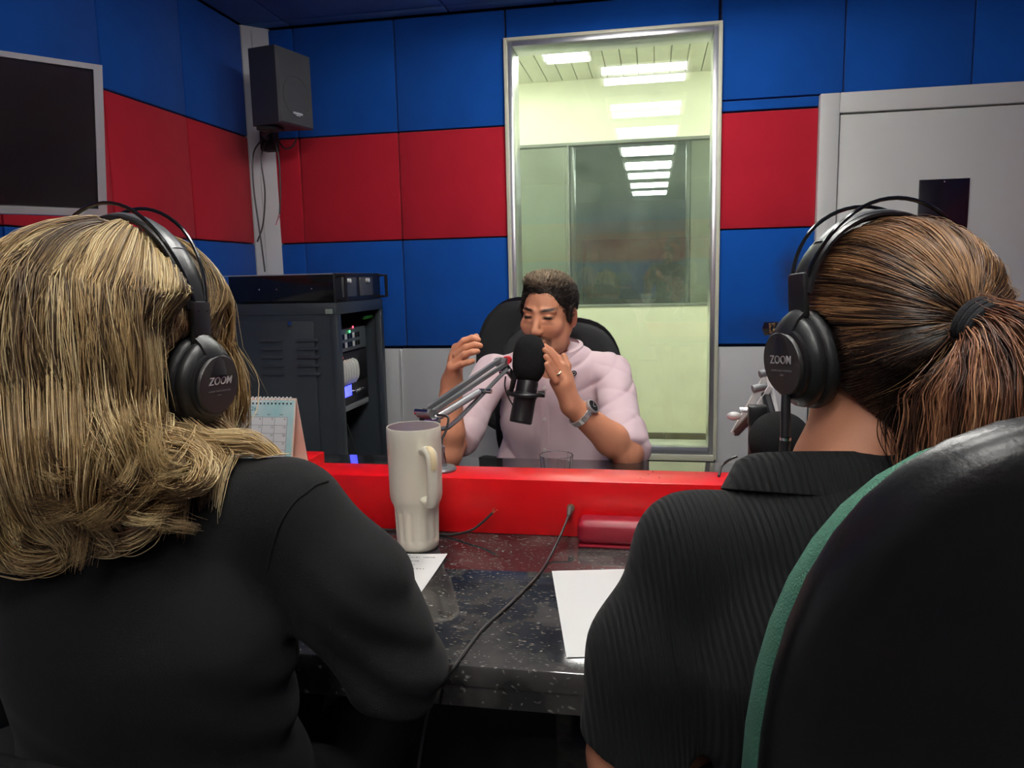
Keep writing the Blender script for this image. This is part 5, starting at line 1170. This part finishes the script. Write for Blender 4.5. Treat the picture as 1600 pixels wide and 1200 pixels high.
add_hand(B, dLw, (.3, 1, -.1), (1, -.2, 0), (0, 0, 1), .95); add_hand(B, dRw, (-.3, 1, -.1), (-1, -.2, 0), (0, 0, 1), .95)
for q in (-1, 1): B.cone(hipd+np.array([q*.09, 0, -.03]), (.24+q*.10, 1.22, .49), .075, .055, .03).cone((.24+q*.10, 1.22, .49), (.24+q*.10, 1.18, .09), .05, .035, .02)
V, F = B.mesh(.0045); V = smooth_verts(V, F, 1); np_mesh('body', V, F, M_skin, bn, sub_col(srgb(196, 134, 104), len(V)))
SD = SDF(); SD.cone(tor+np.array([0, 0, .03]), tor-np.array([0, .01, .08]), .082, .108, .05, ((1, .15, 0), 1.42)).cone(tor-np.array([0, .01, .08]), hipd, .110, .122, .05, ((1, 0, 0), 1.40)).cone(hipd+np.array([0, 0, .05]), hipd-np.array([0, 0, .07]), .125, .13, .04, ((1, 0, 0), 1.4))
npk = np.array([.205, .80, 1.005]); SD.cone(npk-np.array([0, 0, .012]), dLs, .052, .058, .04).cone(npk-np.array([0, 0, .012]), dRs, .052, .058, .04)
SD.chain([dLs, lerp(dLs, dLe, .5)+np.array([-.012, 0, 0]), lerp(dLs, dLe, .97)], [.060, .064, .062], .03); SD.chain([dRs, lerp(dRs, dRe, .85)], [.060, .058], .03)
for sh, el in ((dLs, dLe), (dRs, dRe)):
    d = unit(el-sh); p = lerp(sh, el, .985 if el is dLe else .93); SD._push(lambda P, p=p, d=d: np.maximum(-((P-p)@d), np.linalg.norm(P-p-d*.035, axis=-1)-.085), p-.14, p+.14, .004, 's')
# folded collar
cN = at(1318, 728, .80)+np.array([0, 0, .012]); cr_ = [cN+np.array([.108*math.sin(a), .004-.068*math.cos(a), .004*math.cos(a)-.006*a*a]) for a in np.linspace(-2.2, 2.2, 20)]
def bn_disp(P):
    wr = np.clip((.88-P[:, 2])*6, 0, 1); return .0018*vnoise(P, 28)+.004*wr*np.sin(P[:, 2]*75-P[:, 0]*30+3*vnoise(P, 9))*np.clip(vnoise(P, 8, .2)+.5, 0, 1)
V, F = SD.mesh(.0048, bn_disp); V = smooth_verts(V, F, 2); topd = np_mesh('top', V, F, M_rib, bn)
cv = []; cf = []
for i, c in enumerate(cr_):
    o_ = unit(c-cN-np.array([0, 0, c[2]-cN[2]])); cv += [c-o_*.022+np.array([0, 0, .006]), c-o_*.012+np.array([0, 0, .012]), c+o_*.002+np.array([0, 0, .004]), c+o_*.017+np.array([0, 0, -.026]), c+o_*.014+np.array([0, 0, -.028]), c-o_*.002+np.array([0, 0, -.004])]
for i in range(len(cr_)-1):
    for k in range(6): cf.append((i*6+k, i*6+(k+1) % 6, (i+1)*6+(k+1) % 6, (i+1)*6+k))
cf += [tuple(range(6)), tuple((len(cr_)-1)*6+k for k in range(6))]
MB().add(cv, cf).build('collar', M_rib, topd, sharp=60)
sm = [SD.hit(x, y) for x, y in ((1046, 812), (1044, 835), (1043, 880), (1045, 930), (1050, 985), (1058, 1040))]; sm = [q-unit(q-CC)*.003 for q in sm if q[1] < 1.0]
MB().tube(spline(sm, 4), .0012, 6).build('seam', M_rib, topd)
Tr = SDF()
for q in (-1, 1): Tr.cone(hipd+np.array([q*.09, 0, -.025]), (.24+q*.10, 1.22, .495), .09, .068, .03).cone((.24+q*.10, 1.22, .495), (.24+q*.10, 1.18, .09), .062, .05, .02)
V, F = Tr.mesh(.01); np_mesh('trousers', V, F, M_blkm, bn); shoes(bn, .24, 1.19, .10, 1)
# hair drawn back to a ponytail
gd = lambda r, f, u: hcd+Rd@np.array([r, f, u])
AD = np.array([.085, .112, .092]); ed = np.array([0, -.014, .026])
Hd = SDF(); Hd.ell(gd(*ed), AD-.004, Rd, .02); pbL = (Hd.hit(1506, 498)-hcd)@Rd; pdir = unit((pbL-ed)/AD); Hd.cone(gd(0, -.06, -.01), gd(0, -.048, -.055), .052, .030, .04, (Rd[:, 0], 1.25)); Hd.cone(gd(-.028, -.040, -.02), gd(-.012, -.052, -.072), .044, .024, .03); Hd.cone(gd(.02, -.05, -.02), gd(.015, -.056, -.078), .05, .026, .03); Hd.sub(gd(0, .13, -.03), (.07, .085, .105), Rd, .015); Hd.sub(gd(0, .045, -.085), (.12, .09, .060), Rd, .015)
V, F = Hd.mesh(.0045); V = smooth_verts(V, F, 2); M_haird = mat('brown_hair', (.06, .035, .02), .34, attr='Col', spec=.55)
hd2 = np_mesh('hair', V, F, M_haird, bn, sub_col(srgb(38, 26, 20), len(V)))
Lv = (V-hcd)@Rd; nv = np.argwhere((Lv[:, 2] < .005) & (Lv[:, 1] < -.01))[:, 0]; VN = V[rng.choice(nv, 1900)]; tN = np.linspace(0, 1, 14)[None, :, None]; PT = VN[:, None]*(1-tN)+(hcd+(ed+pdir*AD)@Rd.T)*tN
PT = PT+unit(PT-(hcd+(ed)@Rd.T))*.03*np.sin(tN*math.pi)*np.linalg.norm(VN-hcd, axis=1)[:, None, None]; PT = push_out(PT.reshape(-1, 3), Hd, .0012).reshape(PT.shape)
strands('nape_hair', PT, .0005, np.array(srgb(44, 31, 25))*rng.uniform(.6, 1.5, (len(VN), 1, 1)), M_haird, hd2)
n = 8500; u = unit(rng.normal(0, 1, (n*3, 3))); face = (u[:, 1] > .35) & (u[:, 2] < .50+.0*u[:, 0]); low = u[:, 2] < np.where(u[:, 1] < -.2, -.86, -.42); u = u[~face & ~low & (u@pdir < .97)][:n]; n = len(u); K = 20
om = np.arccos(np.clip(u@pdir, -1, 1)); s = np.linspace(0, 1, K)[None]
sl = (np.sin((1-s)*om[:, None])/np.sin(om)[:, None])[..., None]*u[:, None]+(np.sin(s*om[:, None])/np.sin(om)[:, None])[..., None]*pdir
wob = rng.normal(0, .020, (n, 1, 3))*np.sin(s*math.pi)[..., None]+rng.normal(0, .05, (n, 1, 3))*(s**6)[..., None]
sl = unit(sl+wob); lf = (rng.uniform(-.001, .004, n)+.003*np.sin(np.round(np.arctan2(u[:, 0], u[:, 2])*9)*1.7))[:, None]*np.sin(s*math.pi*.9+.1)
PL = ed+sl*(AD+lf[..., None]); PD = hcd+PL@Rd.T; PD = push_out(PD.reshape(-1, 3), Hd, .0008).reshape(PD.shape); PD = cup_clear(PD, hcd, Rd, .097, -.006)
d0 = np.array(srgb(38, 26, 21)); d1 = np.array(srgb(118, 84, 56)); d2 = np.array(srgb(176, 134, 92))
band = np.clip(.42+.35*np.sin(np.arctan2(u[:, 0], u[:, 2])*13+1.5*np.sin(u[:, 1]*5))+rng.normal(0, .25, n)+.25*u[:, 2], 0, 1)[:, None]
cs = np.where(band < .6, lerp(d0, d1, band/.6), lerp(d1, d2, (band-.6)/.4))[:, None]*np.ones((1, K, 1)); low_ = np.clip((u[:, 2]+.15)*3+.6, .12, 1)[:, None, None]
strands('hair_strands', PD, .00055, cs, M_haird, hd2)
pb = hcd+(ed+pdir*(AD+.004))@Rd.T; bk = unit(pdir*AD)@Rd.T
tp_ = float((pb-CC)@CF); bk2 = unit(bk*.75+np.array([.25, 0, -.35])); KC = 34; tb = np.linspace(0, 1, KC)[:, None]; n2_ = 4200
b0, b1, b2_, b3_ = pb-bk2*.004, pb+bk2*.055, at(1566, 640, tp_-.035), at(1560, 880, tp_-.01); cen = b0*(1-tb)**3+3*b1*tb*(1-tb)**2+3*b2_*tb*tb*(1-tb)+b3_*tb**3
tq = np.linspace(0, 1, KC); wdt = np.interp(tq, [0, .1, .25, .5, .8, 1], [.012, .014, .026, .040, .042, .026])
e1 = unit(np.cross(np.gradient(cen, axis=0), unit(np.array([-.5, -.85, .25])))); e2 = unit(np.cross(np.gradient(cen, axis=0), e1)); r1 = rng.normal(0, .62, (n2_, 1)); r2 = rng.normal(0, .55, (n2_, 1))
PP = cen[None]+(r1*wdt)[..., None]*e1+(r2*wdt*.8)[..., None]*e2+rng.normal(0, .0035, (n2_, 1, 3))*tq[None, :, None]+(.0016*np.sin(tq*22+rng.uniform(0, 6.28, (n2_, 1))))[..., None]*e1
bd_ = np.clip(.5+.4*np.sin(r1*7)+rng.normal(0, .25, (n2_, 1)), 0, 1); cs = np.where(bd_ < .6, lerp(np.array(srgb(56, 36, 28)), np.array(srgb(132, 84, 60)), bd_/.6), lerp(np.array(srgb(132, 84, 60)), np.array(srgb(190, 138, 100)), (bd_-.6)/.4))[:, None]*np.ones((1, KC, 1))
strands('ponytail', PP, .0006, cs, M_haird, hd2)
tie = MB()
for k_, q in enumerate((-.003, .003, .009)): tie.tube([pb+bk2*(q+.006)+(unit(np.cross(bk2, [0, 0, 1.]))*math.cos(a)+np.cross(unit(np.cross(bk2, [0, 0, 1.])), bk2)*math.sin(a))*.0185 for a in np.linspace(0, 2*math.pi, 25)[:-1]], .0042, 8, closed=True)
tie.build('hair_tie', mat('hair_tie_black', (.012, .013, .016), .9, bump=.4, bscale=900), hd2)
# loose strands at the nape
n5 = 160; r0 = gd(0, 0, 0)+np.stack([rng.uniform(-.05, .03, n5), rng.uniform(-.085, -.065, n5), rng.uniform(-.065, -.03, n5)], 1)@Rd.T; tq = np.linspace(0, 1, 9)
PN = r0[:, None]+np.array([0, 0, -1.])*(tq*.05)[None, :, None]*rng.uniform(.4, 1.4, (n5, 1, 1))+(rng.normal(0, .008, (n5, 1, 3))*tq[None, :, None]**1.5)+np.array([-.008, .004, 0])*np.sin(tq*3)[None, :, None]
strands('loose_hair', push_out(PN.reshape(-1, 3), B, .0015).reshape(PN.shape), .0004, d0*1.2, M_haird, hd2)
n6 = 220; pk = rng.choice(len(PD), n6); fl = PD[pk][:, :12].copy(); fl += unit(fl-hcd)*(np.sin(np.linspace(0, 1, 12)*3.0))[None, :, None]*rng.uniform(.001, .008, (n6, 1, 1))
strands('flyaway_hair', cup_clear(fl, hcd, Rd, .097, -.006, .06), .00028, d2*.8, M_haird, hd2)
hp2, gh = headphones(hcd, Rd, 'black headphones with dangling cable worn by the dark-haired woman', 'headphones', -1, rad=.097, top=.134, drop=-.004, tip=.10)
cq = [gh(-.112, .004, -.052), gh(-.114, .002, -.070), gh(-.116, .0, -.095)]
MB().tube(cq, [.0045, .005, .005], 10).build('cable_joint', M_blk, hp2); MB().cyl(cq[2], Vector(cq[2])+Vector((0, 0, -.003)), .0058, n=12).build('metal_ring', M_chrome, hp2)
c3 = Vector(cq[2])+Vector((0, 0, -.003)); MB().tube([c3, c3+Vector((-.003, -.002, -.06))], [.0055, .005], 10).build('cable_joint', M_blk, hp2)
MB().tube(spline([c3+Vector((-.003, -.002, -.058)), c3+Vector((-.0, .03, -.12)), c3+Vector((.02, .06, -.17)), c3+Vector((.03, .07, -.21))], 6), .0022, 8).build('cable', M_cable, hp2)
# spectacles
sp_ = thing('eyeglasses', 'dark spectacles with a gold emblem on the temple, worn by the dark-haired woman', 'glasses', tuple(hcd), 0)
for q in (-1, 1):
    tm = MB().tube([gd(q*.080, -.02, .012), gd(q*.081, .02, .016), gd(q*.080, .088, .016)], [.0025, .004, .0055], 6, flat=(tuple(Rd[:, 2]), 1.6)).build('temple', M_blkg, sp_)
    MB().tube([gd(q*.0845, .066, .021), gd(q*.0845, .074, .021), gd(q*.0845, .073, .012), gd(q*.0845, .068, .009), gd(q*.0845, .066, .014)], .0014, 6, closed=True).build('emblem', mat('gold_emblem', (.6, .42, .2), .3, metal=1), tm)
    MB().tube([gd(q*(.038+.030*math.cos(a)), .108-.012*abs(math.cos(a)*.5+.5), .002+.022*math.sin(a)) for a in np.linspace(0, 2*math.pi, 25)[:-1]], .0024, 6, closed=True).build('rim', M_blkg, sp_)
MB().tube([gd(-.010, .109, .008), gd(0, .113, .011), gd(.010, .109, .008)], .0022, 6).build('bridge', M_blkg, sp_)
# ------------------------------------------------------------------ the photographer, seen only in the far glass
pg_ = thing('person', 'photographer in a dark shirt holding up a phone, seen only as a reflection', 'person', (.20, -.48, 0))
B = SDF(); hp0 = np.array([.20, -.44, 1.50]); Rp = basis(.12, .12); add_head(B, hp0, Rp, 1.0, np.array([.20, -.48, 1.36]))
for q in (-1, 1):
    sh = np.array([.20+q*.18, -.48, 1.30]); el = np.array([.20+q*.22-.04, -.36, 1.06]); wr = np.array([q*.085, -.10, 1.20]); B.cone(sh, el, .048, .040, .02).cone(el, wr, .040, .027, .02)
    add_hand(B, wr, (-q*.55, .35, .6), (0, -.3, 1), (q, .4, 0), .9, .5)
    B.cone((.20+q*.09, -.48, .84), (.20+q*.10, -.46, .45), .085, .06, .03).cone((.20+q*.10, -.46, .45), (.20+q*.10, -.50, .09), .055, .04, .03)
B.cone((.20, -.48, 1.28), (.20, -.48, .88), .11, .11, .04, ((1, 0, 0), 1.35)); V, F = B.mesh(.007); np_mesh('body', V, F, M_skin, pg_, sub_col(srgb(176, 120, 92), len(V)))
S2 = SDF(); S2.cone((.20, -.48, 1.27), (.20, -.48, .86), .122, .125, .04, ((1, 0, 0), 1.36))
for q in (-1, 1): S2.cone((.20, -.48, 1.33), (.20+q*.18, -.48, 1.30), .065, .062, .04); S2.cone((.20+q*.18, -.48, 1.30), (.20+q*.20-.02, -.42, 1.17), .062, .06, .03)
V, F = S2.mesh(.008); np_mesh('shirt', V, F, M_knit, pg_)
S3 = SDF()
for q in (-1, 1): S3.cone((.20+q*.09, -.48, .84), (.20+q*.10, -.46, .45), .098, .072, .03).cone((.20+q*.10, -.46, .45), (.20+q*.10, -.50, .08), .068, .055, .03)
V, F = S3.mesh(.01); np_mesh('trousers', V, F, M_jean, pg_); shoes(pg_, .20, -.49, .10, 1)
S4 = SDF(); S4.ell(hp0+Rp@np.array([0, -.014, .052]), (.080, .100, .086), Rp); S4.sub(hp0+Rp@np.array([0, .11, .0]), (.07, .075, .075), Rp, .01); S4.plane(hp0-np.array([0, 0, .03]), (0, 0, -1)); V, F = S4.mesh(.006); np_mesh('hair', V, F, M_hair, pg_, sub_col(srgb(30, 25, 22), len(V)))
MP = Matrix.Translation(Vector((.26, -.343, 1.22))) @ frame3(Vector((1, 0, 0)), Vector((0, 0, 1)), Vector((0, -1, 0))).to_4x4()
MB().add(*text_mesh('IYR', .045, MP, .004)).build('shirt_print', M_lampw, pg_)
ph_ = thing('smartphone', 'dark smartphone in the photographer\'s hands, seen only as a reflection', 'phone', (0, -.03, 1.2)); 
MB().box((0.0, -.022, 1.215), (.074, .008, .152), rotz(YAW), .003, 2).build('phone_body', M_blkg, ph_)
MB().cyl((.018, -.017, 1.27), (.018, -.0145, 1.27), .009, n=16).build('phone_camera', M_blkg, ph_)
